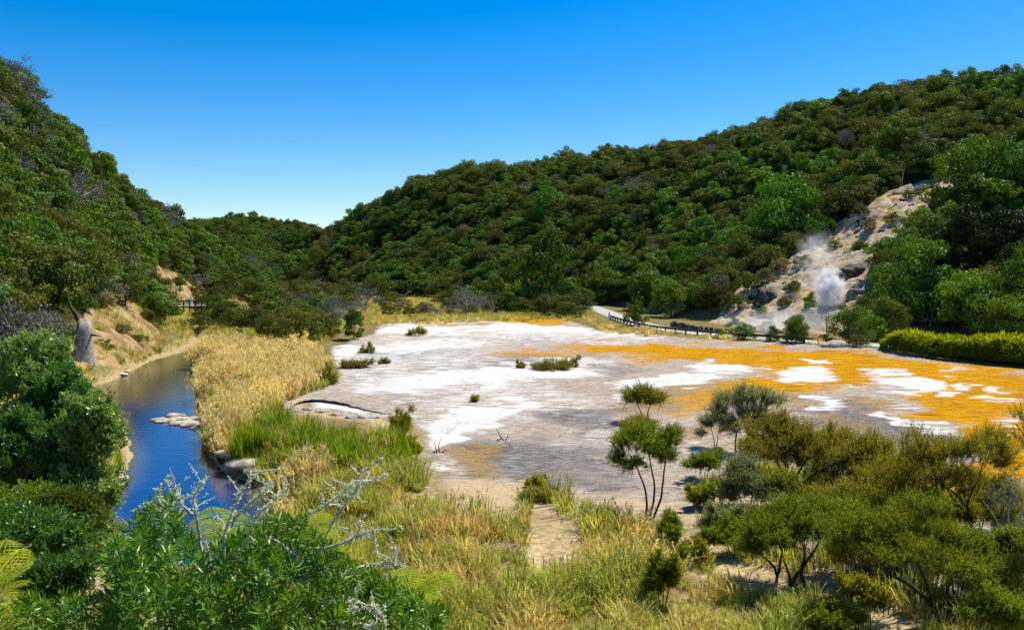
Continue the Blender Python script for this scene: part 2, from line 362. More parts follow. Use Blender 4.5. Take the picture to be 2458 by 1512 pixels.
def rock_mat(name, cols, sc=.6):
    m, t, p = mat(name)
    n1 = noise(t, sc, 7, rough=.65); n2 = noise(t, sc * 6, 6, rough=.7); n3 = noise(t, sc * .5, 4)
    c = mixc(t, ramp(t, n1, .38, .62), cols[0], cols[1]); c = mixc(t, ramp(t, n3, .5, .68), c, cols[2]); c = mixc(t, ramp(t, n2, .56, .70), c, cols[3])
    t.links.new(c, p.inputs['Base Color']); p.inputs['Roughness'].default_value = .9; p.inputs['Specular IOR Level'].default_value = .05
    bump(t, p, n2, .9, .35); return m
SCAR = rock_mat('scar_rock', ((.40, .31, .18), (.68, .57, .39), (.58, .39, .16), (.10, .085, .06)), .6)
CLIFF = rock_mat('cliff_tan', ((.30, .19, .08), (.54, .38, .19), (.42, .25, .09), (.12, .085, .045)), .5)
def water_mat():
    m, t, p = mat('stream_water')
    pos = N(t, 'ShaderNodeNewGeometry').outputs['Position']
    n1 = noise(t, 1.1, 4, pos, .5, ((1, 2.2, 1), (0, 0, .3))); n2 = noise(t, 4.5, 3, pos, .5, ((1.6, 1, 1), (0, 0, .3)))
    dep = attr(t, 'shallow').outputs['Fac']
    c = mixc(t, dep, (.006, .030, .13), (.15, .115, .026)); t.links.new(c, p.inputs['Base Color'])
    p.inputs['Roughness'].default_value = .06; p.inputs['IOR'].default_value = 1.6
    a = N(t, 'ShaderNodeMath', operation='MULTIPLY_ADD'); t.links.new(n2, a.inputs[0]); a.inputs[1].default_value = .35; t.links.new(n1, a.inputs[2])
    bump(t, p, a.outputs[0], .11, .12); return m
WATERM = water_mat()
def road_mat():
    m, t, p = mat('road_seal'); n = noise(t, 1.2, 6); n2 = noise(t, 30, 3)
    c = mixc(t, ramp(t, n, .35, .65), (.36, .35, .32), (.46, .44, .40)); c = mixc(t, ramp(t, n2, .5, .8), c, (.28, .27, .25)); t.links.new(c, p.inputs['Base Color']); p.inputs['Roughness'].default_value = .85
    return m
ROADM = road_mat()

# ------------------------------------------------------------------ terrain sheets
def graded(lo, hi, a, b, s, g):
    v = list(np.arange(a, b, s)); st = s; x = v[-1]
    while x < hi: st = min(st * g, 14); x += st; v.append(x)
    st = s; x = a; pre = []
    while x > lo: st = min(st * g, 14); x -= st; pre.append(x)
    return np.array(pre[::-1] + v)
gx = graded(-420, 480, -34, 34, .36, 1.035); gy = graded(-60, 1000, 8, 62, .36, 1.022)
GX, GY = np.meshgrid(gx, gy); GZ = H(GX, GY)
PX, PY = project(GX, GY, GZ)
TERRACE = [(985, 772), (1060, 768), (1200, 753), (1380, 768), (1450, 792), (1700, 818), (2000, 834), (2110, 842), (2300, 868), (2460, 882), (2900, 930), (3300, 1100), (3300, 1700), (2300, 1700), (2230, 1512), (1950, 1440), (1800, 1390), (1690, 1310),
           (1600, 1290), (1440, 1240), (1370, 1330), (1300, 1380), (1270, 1330), (1260, 1255), (1150, 1260), (1050, 1240), (1000, 1180), (975, 1100), (985, 1040), (900, 1010), (720, 985), (690, 930), (785, 905), (775, 870), (770, 838), (880, 800), (890, 780)]
TW = [tuple(p[:2]) for p in at_z(*np.array(TERRACE, float).T, 0)]
dT = sdf(GX, GY, TW) + 1.2 * (fbm(GX / 2.2, GY / 2.2, 21) - .5)
is_t = (dT < 0) & (hill_raw(GX, GY) < 1)
ny, nx = GX.shape
idx = np.arange(nx * ny).reshape(ny, nx)
quads = np.stack([idx[:-1, :-1], idx[:-1, 1:], idx[1:, 1:], idx[1:, :-1]], -1).reshape(-1, 4)
qx = .25 * (GX[:-1, :-1] + GX[:-1, 1:] + GX[1:, 1:] + GX[1:, :-1]); qy = .25 * (GY[:-1, :-1] + GY[:-1, 1:] + GY[1:, 1:] + GY[1:, :-1])
tq = (is_t[:-1, :-1] & is_t[1:, 1:] & is_t[1:, :-1] & is_t[:-1, 1:]).ravel()
hr = hill_raw(qx, qy).ravel(); hq = (hr > 1.0) & ~tq
farq = hq & (qy.ravel() > 455); leftq = hq & ~farq & (qx.ravel() < -30 - np.maximum(0, qy.ravel() - 100) * .20); rightq = hq & ~farq & ~leftq
gq = ~(tq | hq)
# surface patterns on the crust, laid on the ground from the photograph: (px, py, rx, ry, turn, weight)
def blobs(lst, warp=1.0):
    wx = (fbm(GX / 6, GY / 4, 31, 7) - .5) * 4.2 + (fbm(GX / 1.5, GY / 1.2, 33, 3) - .5) * 2; wy = (fbm(GX / 6, GY / 3.5, 41, 7) - .5) * 4.5 + (fbm(GX / 1.5, GY / 1.0, 43, 3) - .5) * 2.5
    sc = np.clip(1929 / np.maximum(GY, 8), 10, 60)
    u = PX + wx * sc * 1.1 * warp; v = PY + wy * sc * .42 * warp
    o = np.zeros(GX.shape)
    for cx, cy, rx, ry, an, w in lst:
        c, s = math.cos(R(an)), math.sin(R(an)); a = (u - cx) * c + (v - cy) * s; b = -(u - cx) * s + (v - cy) * c
        o = np.maximum(o, w * (1 - sstep(.35, 1.45, np.hypot(a / rx, b / ry))))
    return o
WH = blobs([(1000, 880, 280, 110, 0, .46), (1180, 960, 280, 70, 0, .44), (1300, 805, 350, 26, 0, .5), (1450, 1050, 120, 60, 0, .33), (1010, 790, 130, 12, 0, 1), (1300, 790, 230, 9, 2, 1), (1500, 802, 110, 8, 5, .9), (1010, 832, 200, 10, -2, .75), (820, 848, 60, 18, 0, .95), (1080, 818, 90, 7, -3, .6), (1150, 905, 340, 26, -6, 1), (900, 925, 110, 22, -5, .7),
            (1130, 1000, 150, 34, -12, 1.1), (1060, 1045, 70, 45, -20, 1.1), (1030, 1100, 50, 40, -20, .8), (820, 985, 120, 22, 8, 1.15), (1600, 912, 110, 16, -5, 1.1), (1740, 886, 100, 10, -2, 1.1),
            (1930, 898, 75, 22, -5, 1.1), (1960, 885, 35, 10, 0, 1), (2160, 915, 85, 24, 10, 1.15), (2300, 930, 35, 10, 0, .9), (2385, 942, 28, 10, 0, .9), (2210, 1010, 90, 14, 17, 1), (1990, 972, 60, 10, -4, .8), (2140, 1100, 45, 10, 10, 1), (1500, 940, 60, 8, -10, .8),
            (2430, 1020, 45, 25, 20, .5), (2300, 880, 60, 6, 5, .5), (2390, 960, 40, 8, 0, .5), (2060, 930, 60, 8, 0, .45), (1290, 985, 90, 10, -5, .35), (1420, 870, 80, 6, 0, .4), (1680, 1090, 60, 20, 20, .5), (1480, 1060, 50, 8, 20, .5), (2200, 1470, 90, 50, 15, .7), (1560, 1040, 40, 12, 0, .5)])
OR = blobs([(1270, 768, 150, 10, 0, 1.1), (1060, 772, 60, 5, 0, .8), (1300, 845, 160, 10, -1, .55), (1600, 838, 260, 13, 2, .9), (1750, 850, 330, 22, 2, 1), (2000, 880, 260, 40, 4, 1.1), (2300, 905, 240, 40, 6, 1.15), (1850, 925, 170, 22, -4, 1), (1720, 955, 120, 18, -10, .55),
            (2380, 985, 170, 45, 8, 1.15), (2420, 1050, 110, 60, 10, 1.1), (2300, 960, 100, 30, 8, 1.0), (2420, 1130, 110, 60, 0, .9), (2700, 980, 260, 90, 8, 1), (1450, 835, 100, 7, 0, .6), (1640, 985, 80, 20, -15, .45), (1960, 940, 110, 14, 0, .5), (1220, 1075, 60, 22, 10, .30), (1800, 1060, 40, 12, 0, .3), (2320, 1170, 90, 60, 0, .8), (1570, 865, 90, 10, 0, .5)])
GR = blobs([(1000, 850, 200, 12, 0, .7), (1200, 815, 220, 8, 2, .7), (1130, 875, 240, 14, -4, .75), (880, 895, 80, 16, -10, .5), (960, 955, 120, 14, 0, .5), (1380, 1010, 80, 40, 15, .85), (1300, 1100, 200, 50, 10, .85), (1360, 1150, 160, 40, 10, .8), (1180, 1130, 60, 35, 20, .7), (1450, 985, 120, 25, -15, .7), (1600, 925, 90, 12, -5, .6),
            (2100, 1010, 210, 34, 12, .95), (2060, 1040, 160, 22, 8, .8), (2240, 1040, 70, 18, 15, .9), (1480, 880, 110, 12, 0, .6), (1560, 960, 90, 12, -8, .55), (1480, 1120, 90, 40, 20, .7), (1960, 990, 70, 14, 0, .8), (2290, 990, 60, 14, 15, .7)])
OC = blobs([(1620, 950, 220, 30, -8, .62), (1780, 935, 160, 22, -6, .6), (1500, 1010, 120, 16, -12, .45), (1900, 965, 120, 16, 0, .55), (2130, 985, 120, 14, 10, .6), (1700, 1040, 110, 20, -10, .5), (1560, 905, 120, 10, -4, .5), (1350, 925, 140, 8, -4, .35), (1420, 1165, 90, 20, 10, .35), (1190, 1120, 90, 38, 25, .62), (1240, 1085, 80, 26, 10, .58), (1300, 852, 180, 8, 0, .7), (1130, 870, 150, 8, 0, .4), (1620, 970, 120, 20, -10, .55), (2060, 1020, 160, 20, 10, .5), (1700, 940, 110, 10, -6, .55), (1250, 780, 160, 5, 0, .4), (1480, 1090, 60, 20, 0, .3), (1960, 1025, 70, 16, 0, .6), (1720, 1010, 70, 14, -20, .5)])
SA = blobs([(1150, 1215, 170, 40, 2, .9), (1350, 1270, 110, 45, -10, 1), (1330, 1330, 70, 50, -30, 1), (1500, 1220, 120, 30, 0, .8), (1700, 1240, 90, 90, 20, .7), (1820, 1370, 160, 60, 25, .9), (1990, 1420, 200, 50, 25, .8), (1080, 1190, 60, 25, 0, .6), (1650, 1080, 30, 20, 0, .4)])
SA = np.maximum(SA, sstep(-1.0, -.1, dT) * .8 * (GY < 50))
SG = blobs([(230, 1330, 110, 90, 0, 1), (560, 1110, 70, 45, 20, 1), (600, 1130, 50, 25, 20, 1), (440, 1015, 60, 22, -15, 1), (230, 1160, 60, 30, -20, .9), (270, 900, 60, 8, -20, .5), (1300, 1320, 80, 80, 0, 1), (1800, 1400, 160, 70, 25, .9), (700, 1215, 60, 20, 0, .7), (1120, 1240, 140, 30, 0, .8)], .8)
SG = np.maximum(SG, (1 - sstep(.2, 1.1, np.abs(sdf(GX, GY, CHAN)))) * .6)
SG = np.maximum(SG, (1 - sstep(.2, 1.6, np.abs(dT))) * .8 * (GY < 60))
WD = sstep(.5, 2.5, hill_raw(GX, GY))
PAT = np.stack([WH, OR, GR, np.ones_like(WH)], -1)
def sheet(name, sel, m):
    q = quads[sel]; used, inv = np.unique(q, return_inverse=True)
    V = np.stack([GX.ravel()[used], GY.ravel()[used], GZ.ravel()[used]], -1)
    me = mesh_np(name, V, inv.reshape(-1, 4), m, None, True)
    a = me.attributes.new('pattern', 'FLOAT_COLOR', 'POINT'); a.data.foreach_set('color', PAT.reshape(-1, 4)[used].astype(np.float32).ravel())
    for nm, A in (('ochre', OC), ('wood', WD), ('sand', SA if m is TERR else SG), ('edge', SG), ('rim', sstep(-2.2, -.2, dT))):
        a = me.attributes.new(nm, 'FLOAT', 'POINT'); a.data.foreach_set('value', A.ravel()[used].astype(np.float32))
    o = link(name, me); tag(o, kind='structure'); return o
sheet('ground', gq, GROUND); sheet('sinter_terrace', tq, TERR)
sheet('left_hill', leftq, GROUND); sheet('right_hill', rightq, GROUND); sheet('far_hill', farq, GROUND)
# water
wx = np.arange(-40, 4, .5); wy = np.arange(18, 125, .5); wX, wY = np.meshgrid(wx, wy); wd = sdf(wX, wY, CHAN)
ok = wd < 1.2; wi = np.arange(wX.size).reshape(wX.shape); wq = np.stack([wi[:-1, :-1], wi[:-1, 1:], wi[1:, 1:], wi[1:, :-1]], -1).reshape(-1, 4)
okq = (ok[:-1, :-1] & ok[1:, 1:]).ravel(); wq = wq[okq]; us, inv = np.unique(wq, return_inverse=True)
wme = mesh_np('water', np.stack([wX.ravel()[us], wY.ravel()[us], np.full(len(us), WATER)], -1), inv.reshape(-1, 4), WATERM, None, True)
sh = np.clip(sstep(-1.0, .1, wd) * .9 + .9 * sstep(60, 75, wY - wX * .3) , 0, 1) * (0.6 + .4 * fbm(wX / 1.5, wY / 4, 3))
a = wme.attributes.new('shallow', 'FLOAT', 'POINT'); a.data.foreach_set('value', sh.ravel()[us].astype(np.float32))
tag(link('water', wme), kind='structure')
# road ribbon
def spline(P, n):
    P = np.asarray(P, float); t = np.concatenate([[0], np.cumsum(np.linalg.norm(np.diff(P, axis=0), axis=1))]); tt = np.linspace(0, t[-1], n)
    Q = np.stack([np.interp(tt, t, P[:, k]) for k in range(P.shape[1])], -1)
    for _ in range(max(2, n // 40)): Q[1:-1] = .25 * Q[:-2] + .5 * Q[1:-1] + .25 * Q[2:]
    return Q
RC = spline(ROAD, 160); Td = unit(np.gradient(RC, axis=0)); Nd = np.stack([-Td[:, 1], Td[:, 0]], -1)
offs = np.array([-1.9, -1, 0, 1, 1.9]); rv = RC[:, None] + Nd[:, None] * offs[None, :, None]
rz = H(rv[..., 0], rv[..., 1]).mean(1)[:, None] + .05 + .03 * (1 - (offs / 1.9) ** 2)[None]
ri = np.arange(160 * 5).reshape(160, 5)
rq = np.stack([ri[:-1, :-1], ri[:-1, 1:], ri[1:, 1:], ri[1:, :-1]], -1).reshape(-1, 4)
tag(link('road', mesh_np('road', np.concatenate([rv, rz[..., None]], -1).reshape(-1, 3), rq, ROADM, None, True)), kind='structure')

# ------------------------------------------------------------------ tree crowns for the wooded slopes (unit size: crown radius about 1)
def leaves2(g, C, Dn, Nn, L, Wd, r, tint, m=0, bend=.1):
    n = len(C); L = np.broadcast_to(L, (n,))[:, None]; Wd = np.broadcast_to(Wd, (n,))[:, None]; side = unit(np.cross(Dn, Nn))
    V = np.stack([C - Dn * L * .5, C + side * Wd * .5 + Nn * L * bend, C + Dn * L * .5, C - side * Wd * .5 + Nn * L * bend], 1); g.add(V.reshape(-1, 3), np.arange(4 * n).reshape(n, 4), np.repeat(tint, 4), m)
def crown_geo(seed, nclump=24, per=95, L=.12, Wd=.085, flat=.75, top=1.0, spread=1.0, open_=0.0):
    r = np.random.default_rng(seed); g = Geo()
    n = nclump; th = np.arange(n) * 2.39996 + r.random() * 6; q = np.sqrt((np.arange(n) + .5) / n)
    lob = 1 + .34 * np.sin(th * 2 + r.random() * 6) + .2 * np.sin(th * 3 + r.random() * 6)
    cx = np.cos(th) * q * .82 * spread * lob + r.normal(size=n) * .06; cy = np.sin(th) * q * .82 * spread * lob + r.normal(size=n) * .06
    cz = top * (.35 + flat * np.sqrt(np.maximum(.02, 1 - .8 * q ** 2)) + r.normal(size=n) * .19)
    cr = .22 + .16 * r.random(n)
    k2 = n // 3; cx = np.append(cx, cx[-k2:] * 1.05); cy = np.append(cy, cy[-k2:] * 1.05); cz = np.append(cz, top * (.25 + .3 * r.random(k2))); cr = np.append(cr, .24 + .1 * r.random(k2))
    for i in range(len(cx)):
        m = int(per * (cr[i] / .3) ** 2); d = ball(m, r, .55); d[:, 2] = d[:, 2] * .75 + .05
        C = np.array([cx[i], cy[i], cz[i]]) + d * cr[i] * np.array([1.1, 1.1, .8])
        D = unit(unit(d) * .9 + r.normal(size=(m, 3)) * .7 + np.array([0, 0, .25]))
        nn_ = unit(unit(d * np.array([1, 1, 1.2])) + .35 * np.array([cx[i], cy[i], .6]) + r.normal(size=(m, 3)) * .38); D = unit(np.cross(nn_, r.normal(size=(m, 3))) + .25 * nn_)
        leaves2(g, C, D, nn_, L * (.7 + .6 * r.random(m)), Wd * (.7 + .6 * r.random(m)), r, np.clip(.25 + .5 * r.random() + .35 * (r.random(m) - .5), 0, 1))
    cl = np.stack([cx, cy, cz], -1)
    return g, cl, r
def trunk_geo(cl, r, z0=-.55, k=6, nb=9, rad=.055):
    g = Geo(); t = np.array([[0, 0, z0], [.02, .01, 0], [-.02, .03, .25], [.03, 0, .5]]); g.tube(t, [rad * 1.25, rad, rad * .85, rad * .6], k)
    for i in r.choice(len(cl), min(nb, len(cl)), replace=False):
        e = cl[i]; s = t[2] * .5 + t[3] * .5 * (.5 + .5 * r.random()); mid = (s + e) / 2 + np.array([0, 0, -.06])
        g.tube([s, mid, e], [rad * .5, rad * .33, rad * .1], 4)
    return g
KINDS = ['olive', 'brown', 'green', 'bright', 'grey', 'tan', 'fern']
PROTO = {}; HILLPROTO = bpy.data.collections.new('wood_prototypes'); PLIST = []
for ki, kd in enumerate(KINDS):
    PROTO[kd] = []
    for v in range(3 if kd in ('olive', 'brown', 'green') else 2):
        sd_ = 100 + ki * 10 + v
        if kd in ('olive', 'brown'): g, cl, r = crown_geo(sd_, 26, 85, .10, .06, .62 + .12 * v, .95)
        elif kd == 'fern':
            g = Geo(); r = np.random.default_rng(sd_); cl = np.array([[0, 0, 1.0 + .02 * q] for q in range(6)])
            for a_ in np.arange(16) * 2.39996:
                t_ = np.linspace(.08, 1, 11); el = r.uniform(.1, .75); P = np.stack([np.cos(a_) * t_, np.sin(a_) * t_, 1.15 + el * t_ - (.55 + .35 * el) * t_ ** 2], -1); sd3 = np.array([-math.sin(a_), math.cos(a_), 0]); Tn = unit(np.gradient(P, axis=0))
                for sg in (-1, 1): leaves(g, P, unit(sd3 * sg + Tn * .5 + np.array([0, 0, -.15])), .34 * np.sin(np.clip(t_ * .95 + .1, 0, 1) * math.pi) ** .6 + .05, .10, r)
        elif kd == 'grey': g, cl, r = crown_geo(sd_, 18, 45, .10, .04, .7, .9)
        else: g, cl, r = crown_geo(sd_, 24, 85, .13, .09, .8 + .1 * v, 1.05)
        tg = trunk_geo(cl, r, nb=16 if kd == 'grey' else 8)
        lm = LM['bright' if kd == 'fern' else kd]; cm = g.mesh('crown_' + kd, lm); tm = tg.mesh('trunk_' + kd, PALE if kd == 'grey' else BARK, True)
        for V, Q, T in zip(tg.V, tg.Q, tg.T):
            g.V.append(V); g.Q.append(Q - 0 + 0); g.T.append(T); g.M.append(np.full(len(Q), 1))
        # the trunk's own vertex numbers start again from zero: shift them
        base = sum(len(V) for V in g.V[:len(g.V) - len(tg.V)])
        for j in range(len(g.V) - len(tg.V), len(g.V)): g.Q[j] = g.Q[j] + base
        bm_ = g.mesh('bush_tree_' + kd, [lm, PALE if kd == 'grey' else BARK])
        po = bpy.data.objects.new('proto_%02d' % len(PLIST), bm_); HILLPROTO.objects.link(po)
        PROTO[kd].append((cm, tm, bm_, len(PLIST))); PLIST.append(bm_)
def scatter(name, P, rot, scl, idx, coll, label=None):
    """one uncountable mass: instances on points"""
    me = bpy.data.meshes.new(name); me.vertices.add(len(P)); me.vertices.foreach_set('co', np.asarray(P, np.float32).ravel())
    for nm, ty, key, v in (('rot', 'FLOAT_VECTOR', 'vector', rot), ('scl', 'FLOAT_VECTOR', 'vector', scl), ('pick', 'INT', 'value', idx)):
        a = me.attributes.new(nm, ty, 'POINT'); a.data.foreach_set(key, np.asarray(v, np.int32 if ty == 'INT' else np.float32).ravel())
    me.update(); o = link(name, me)
    t = bpy.data.node_groups.new('scatter_' + name, 'GeometryNodeTree')
    t.interface.new_socket('Geometry', in_out='INPUT', socket_type='NodeSocketGeometry'); t.interface.new_socket('Geometry', in_out='OUTPUT', socket_type='NodeSocketGeometry')
    gi = t.nodes.new('NodeGroupInput'); go = t.nodes.new('NodeGroupOutput'); ip = t.nodes.new('GeometryNodeInstanceOnPoints')
    ci = t.nodes.new('GeometryNodeCollectionInfo'); ci.inputs['Collection'].default_value = coll; ci.inputs['Separate Children'].default_value = True; ci.inputs['Reset Children'].default_value = True
    def na(nm, dt):
        n = t.nodes.new('GeometryNodeInputNamedAttribute'); n.data_type = dt; n.inputs['Name'].default_value = nm; return n.outputs[0]
    t.links.new(gi.outputs[0], ip.inputs['Points']); t.links.new(ci.outputs[0], ip.inputs['Instance']); ip.inputs['Pick Instance'].default_value = True
    t.links.new(na('pick', 'INT'), ip.inputs['Instance Index']); t.links.new(na('scl', 'FLOAT_VECTOR'), ip.inputs['Scale'])
    er = t.nodes.new('FunctionNodeEulerToRotation'); t.links.new(na('rot', 'FLOAT_VECTOR'), er.inputs[0]); t.links.new(er.outputs[0], ip.inputs['Rotation'])
    t.links.new(ip.outputs[0], go.inputs[0])
    md = o.modifiers.new('scatter', 'NODES'); md.node_group = t
    tag(o, label, None, None, 'stuff'); return o

# ---- bare ground on the slopes (screen outlines thrown onto the hill, then built there as rough rock)
SCARP = [(1700, 775), (1745, 725), (1790, 680), (1880, 640), (1945, 590), (1990, 552), (2080, 500), (2130, 462), (2210, 436), (2312, 414), (2300, 470), (2215, 528), (2165, 590), (2120, 640), (2085, 690), (2085, 745), (2060, 790), (1900, 805)]
CLIFFA = [(340, 728), (352, 690), (372, 648), (392, 640), (440, 668), (500, 712), (505, 730), (420, 736)]
CLIFFB = [(172, 800), (190, 760), (235, 738), (335, 728), (352, 760), (388, 805), (350, 850), (285, 885), (180, 890), (168, 850)]
DRYT = [(-20, 240), (20, 222), (45, 240), (52, 285), (28, 330), (-20, 320)]
DRYU = [(60, 700), (140, 690), (180, 720), (150, 765), (70, 765)]
def in_poly(px, py, P, grow=0):
    return (sdf(np.asarray(px, float), np.asarray(py, float), P) < grow)
def patch(name, poly, m, step, amp, label_kind='structure', d0=60, d1=260, lift=.25, ledge=0, seed=0):
    P = np.array([hit(px, py, d0, d1, 700) for px, py in poly]); x0, y0 = P[:, :2].min(0) - 1.5; x1, y1 = P[:, :2].max(0) + 1.5
    X, Y = np.meshgrid(np.arange(x0, x1, step), np.arange(y0, y1, step)); d = sdf(X, Y, [tuple(p[:2]) for p in P]) + 1.4 * (fbm(X / 2.5, Y / 2.5, 5 + seed) - .5)
    n = fbm(X / 2.6, Y / 2.6, 61 + seed, 6); rg = 1 - np.abs(2 * fbm(X / 6, Y / 2.6, 71 + seed, 5) - 1)
    Z = H(X, Y) + lift * sstep(.8, -1.2, d) - .5 * sstep(-.3, .9, d) + amp * ((n - .5) * 1.6 + (rg - .7) * 1.2 + (fbm(X / .9, Y / .9, 81 + seed, 3) - .5) * .7) * sstep(.5, -2.0, d)
    i = np.arange(X.size).reshape(X.shape); q = np.stack([i[:-1, :-1], i[:-1, 1:], i[1:, 1:], i[1:, :-1]], -1).reshape(-1, 4)
    q = q[(d[:-1, :-1] < .8).ravel()]; us, inv = np.unique(q, return_inverse=True)
    me = mesh_np(name, np.stack([X.ravel()[us], Y.ravel()[us], Z.ravel()[us]], -1), inv.reshape(-1, 4), m, None, True)
    o = link(name, me); tag(o, kind='structure'); return [tuple(p[:2]) for p in P]
SCARW = patch('bare_slope', SCARP, SCAR, .33, 1.25, d0=95, d1=260)
CLA = patch('bank', CLIFFA, CLIFF, .35, .9, d0=120, d1=260, seed=3)
CLB = patch('bank', CLIFFB, CLIFF, .3, .7, d0=60, d1=140, seed=6)
BARE = [SCARW, CLA, CLB]

# ---- closed bush on the hills
def hill_trees():
    out = []
    for (x0, x1, y0, y1, sp) in ((-150, 330, 40, 215, 3.5), (-260, 380, 215, 330, 4.1), (-260, 420, 330, 470, 5.2), (-300, 220, 470, 690, 4.6)):
        X, Y = np.meshgrid(np.arange(x0, x1, sp), np.arange(y0, y1, sp * .9)); X = X + (np.arange(X.shape[0])[:, None] % 2) * sp * .5
        X = X + rng.uniform(-.36, .36, X.shape) * sp; Y = Y + rng.uniform(-.36, .36, Y.shape) * sp
        X = X.ravel(); Y = Y.ravel(); k = (hill_raw(X, Y) > .9); X, Y = X[k], Y[k]
        px, py = project(X, Y, H(X, Y) + 3); k = (px > -420) & (px < 2900); X, Y = X[k], Y[k]
        for P in BARE: k = sdf(X, Y, P) > .8; X, Y = X[k], Y[k]
        k = seg_dist(X, Y, ROAD, False) > 4.5; X, Y = X[k], Y[k]
        out.append(np.stack([X, Y, np.full(len(X), sp)], -1))
    T = np.concatenate(out); Z = H(T[:, 0], T[:, 1]); vis = np.ones(len(T), bool)
    for f in np.linspace(.25, .97, 40):
        x, y = T[:, 0] * f, T[:, 1] * f; vis &= (CAMH + (Z + 7 - CAMH) * f) > H(x, y)
    return np.concatenate([T, Z[:, None]], 1)[vis]
HT = hill_trees()
_p = project(HT[:, 0], HT[:, 1], HT[:, 3] + 3); HT = HT[~in_poly(_p[0], _p[1], [(2270, 520), (2540, 500), (2560, 700), (2280, 700)])]
nH = len(HT)
hpx, hpy = project(HT[:, 0], HT[:, 1], HT[:, 3] + 3)
big = fbm(HT[:, 0] / 26, HT[:, 1] / 26, 91, 3); big2 = fbm(HT[:, 0] / 15, HT[:, 1] / 15, 97, 3); u = rng.random(nH)
hsc = HT[:, 2] * (.42 + .42 * rng.random(nH) + .3 * (rng.random(nH) < .12)); hsc *= np.where(HT[:, 1] < 215, 1.08, 1.0)
kind = np.full(nH, 0)                                          # olive
lefts = hpx < 640
kind[(big + .35 * (u - .5)) > .62] = 1                         # brown
kind[(big2 + .40 * (u - .5)) > .58] = 2                        # green
u2 = rng.random(nH)
kind[(u2 > np.where(lefts, .90, .95))] = 3
kind[(u2 < np.where(lefts & (HT[:, 1] < 230), .17, .025))] = 4
lowr = (hill_raw(HT[:, 0], HT[:, 1]) < 22) & (hpx > 1300); kind[lowr & (u2 > .80)] = 3
tn_ = in_poly(hpx, hpy, [(-40, 190), (40, 185), (70, 330), (120, 430), (100, 520), (30, 420), (-40, 330)]) & (u2 > .55); kind[tn_] = 5; kind[lefts & (HT[:, 1] < 200) & (u2 > .80) & (u2 < .86)] = 5
ferny = in_poly(hpx, hpy, [(1500, 560), (1700, 470), (1900, 400), (2000, 360), (2010, 400), (1850, 470), (1600, 600)]) & (u2 > .55)
kind[ferny] = 6
k7 = lefts & (kind <= 1) & (rng.random(nH) < .38) & (HT[:, 1] < 330); kind[k7] = np.where(rng.random(k7.sum()) < .3, 3, 2)
variant = rng.integers(0, 6, nH)
kind[(kind == 5) & (HT[:, 1] < 108)] = 0; hsc = np.where(kind == 5, hsc * .75, hsc)
# thing or mass: the largest seen stand alone
app = hsc / HT[:, 1]
infr = (hpx > -30) & (hpx < 2490)
KD = {0: ('dark olive', 'olive'), 1: ('brown-tinged olive', 'brown'), 2: ('mid-green', 'green'), 3: ('bright yellow-green', 'bright'), 4: ('grey lichened half-dead', 'grey'), 5: ('straw-tan dry', 'tan'), 6: ('star-shaped bright green fern', 'fern')}
single = np.zeros(nH, bool)
cand = np.where(infr)[0]; cand = cand[np.argsort(-app[cand])]
lc = [i for i in cand if hpx[i] < 640 and HT[i, 0] < -20][:140]; rc = [i for i in cand if hpx[i] >= 640][:260]
single[lc] = True; single[rc] = True
zrot = rng.uniform(0, 6.28, nH); tl = rng.normal(size=(nH, 2)) * .10; ax_ = rng.uniform(.8, 1.28, nH)
hsc = np.where(HT[:, 1] > 470, hsc * .85, hsc); sz = hsc * np.where(HT[:, 1] > 215, rng.uniform(.75, 1.2, nH), rng.uniform(.85, 1.45, nH))
for i in lc + rc:
    side = 'left' if hpx[i] < 640 and HT[i, 0] < -20 else 'right'
    word, kk = KD[int(kind[i])]; pr = PROTO[kk][int(variant[i]) % len(PROTO[kk])]
    lab = '%s tree in the closed bush covering the %s hillside' % (word, side); grp = '%s trees on the %s hillside' % (word, side)
    loc = (HT[i, 0], HT[i, 1], HT[i, 3])
    if HT[i, 1] < 118:
        o = empty('bush_tree', loc, zrot[i]); link('crown', pr[0], o); link('trunk', pr[1], o)
    else:
        o = link('bush_tree', pr[2], None, loc); o.rotation_euler = (tl[i, 0], tl[i, 1], zrot[i])
    o.scale = (hsc[i] * ax_[i], hsc[i] / ax_[i], sz[i]); tag(o, lab, 'tree', grp)
rest = np.where(~single)[0]
pick = [PROTO[KD[int(kind[i])][1]][int(variant[i]) % len(PROTO[KD[int(kind[i])][1]])][3] for i in rest]
scatter('forest', HT[rest][:, [0, 1, 3]], np.stack([tl[rest, 0], tl[rest, 1], zrot[rest]], -1), np.stack([hsc[rest] * ax_[rest], hsc[rest] / ax_[rest], sz[rest]], -1), pick, HILLPROTO, 'mixed green forest covering the hills behind the nearer trees')

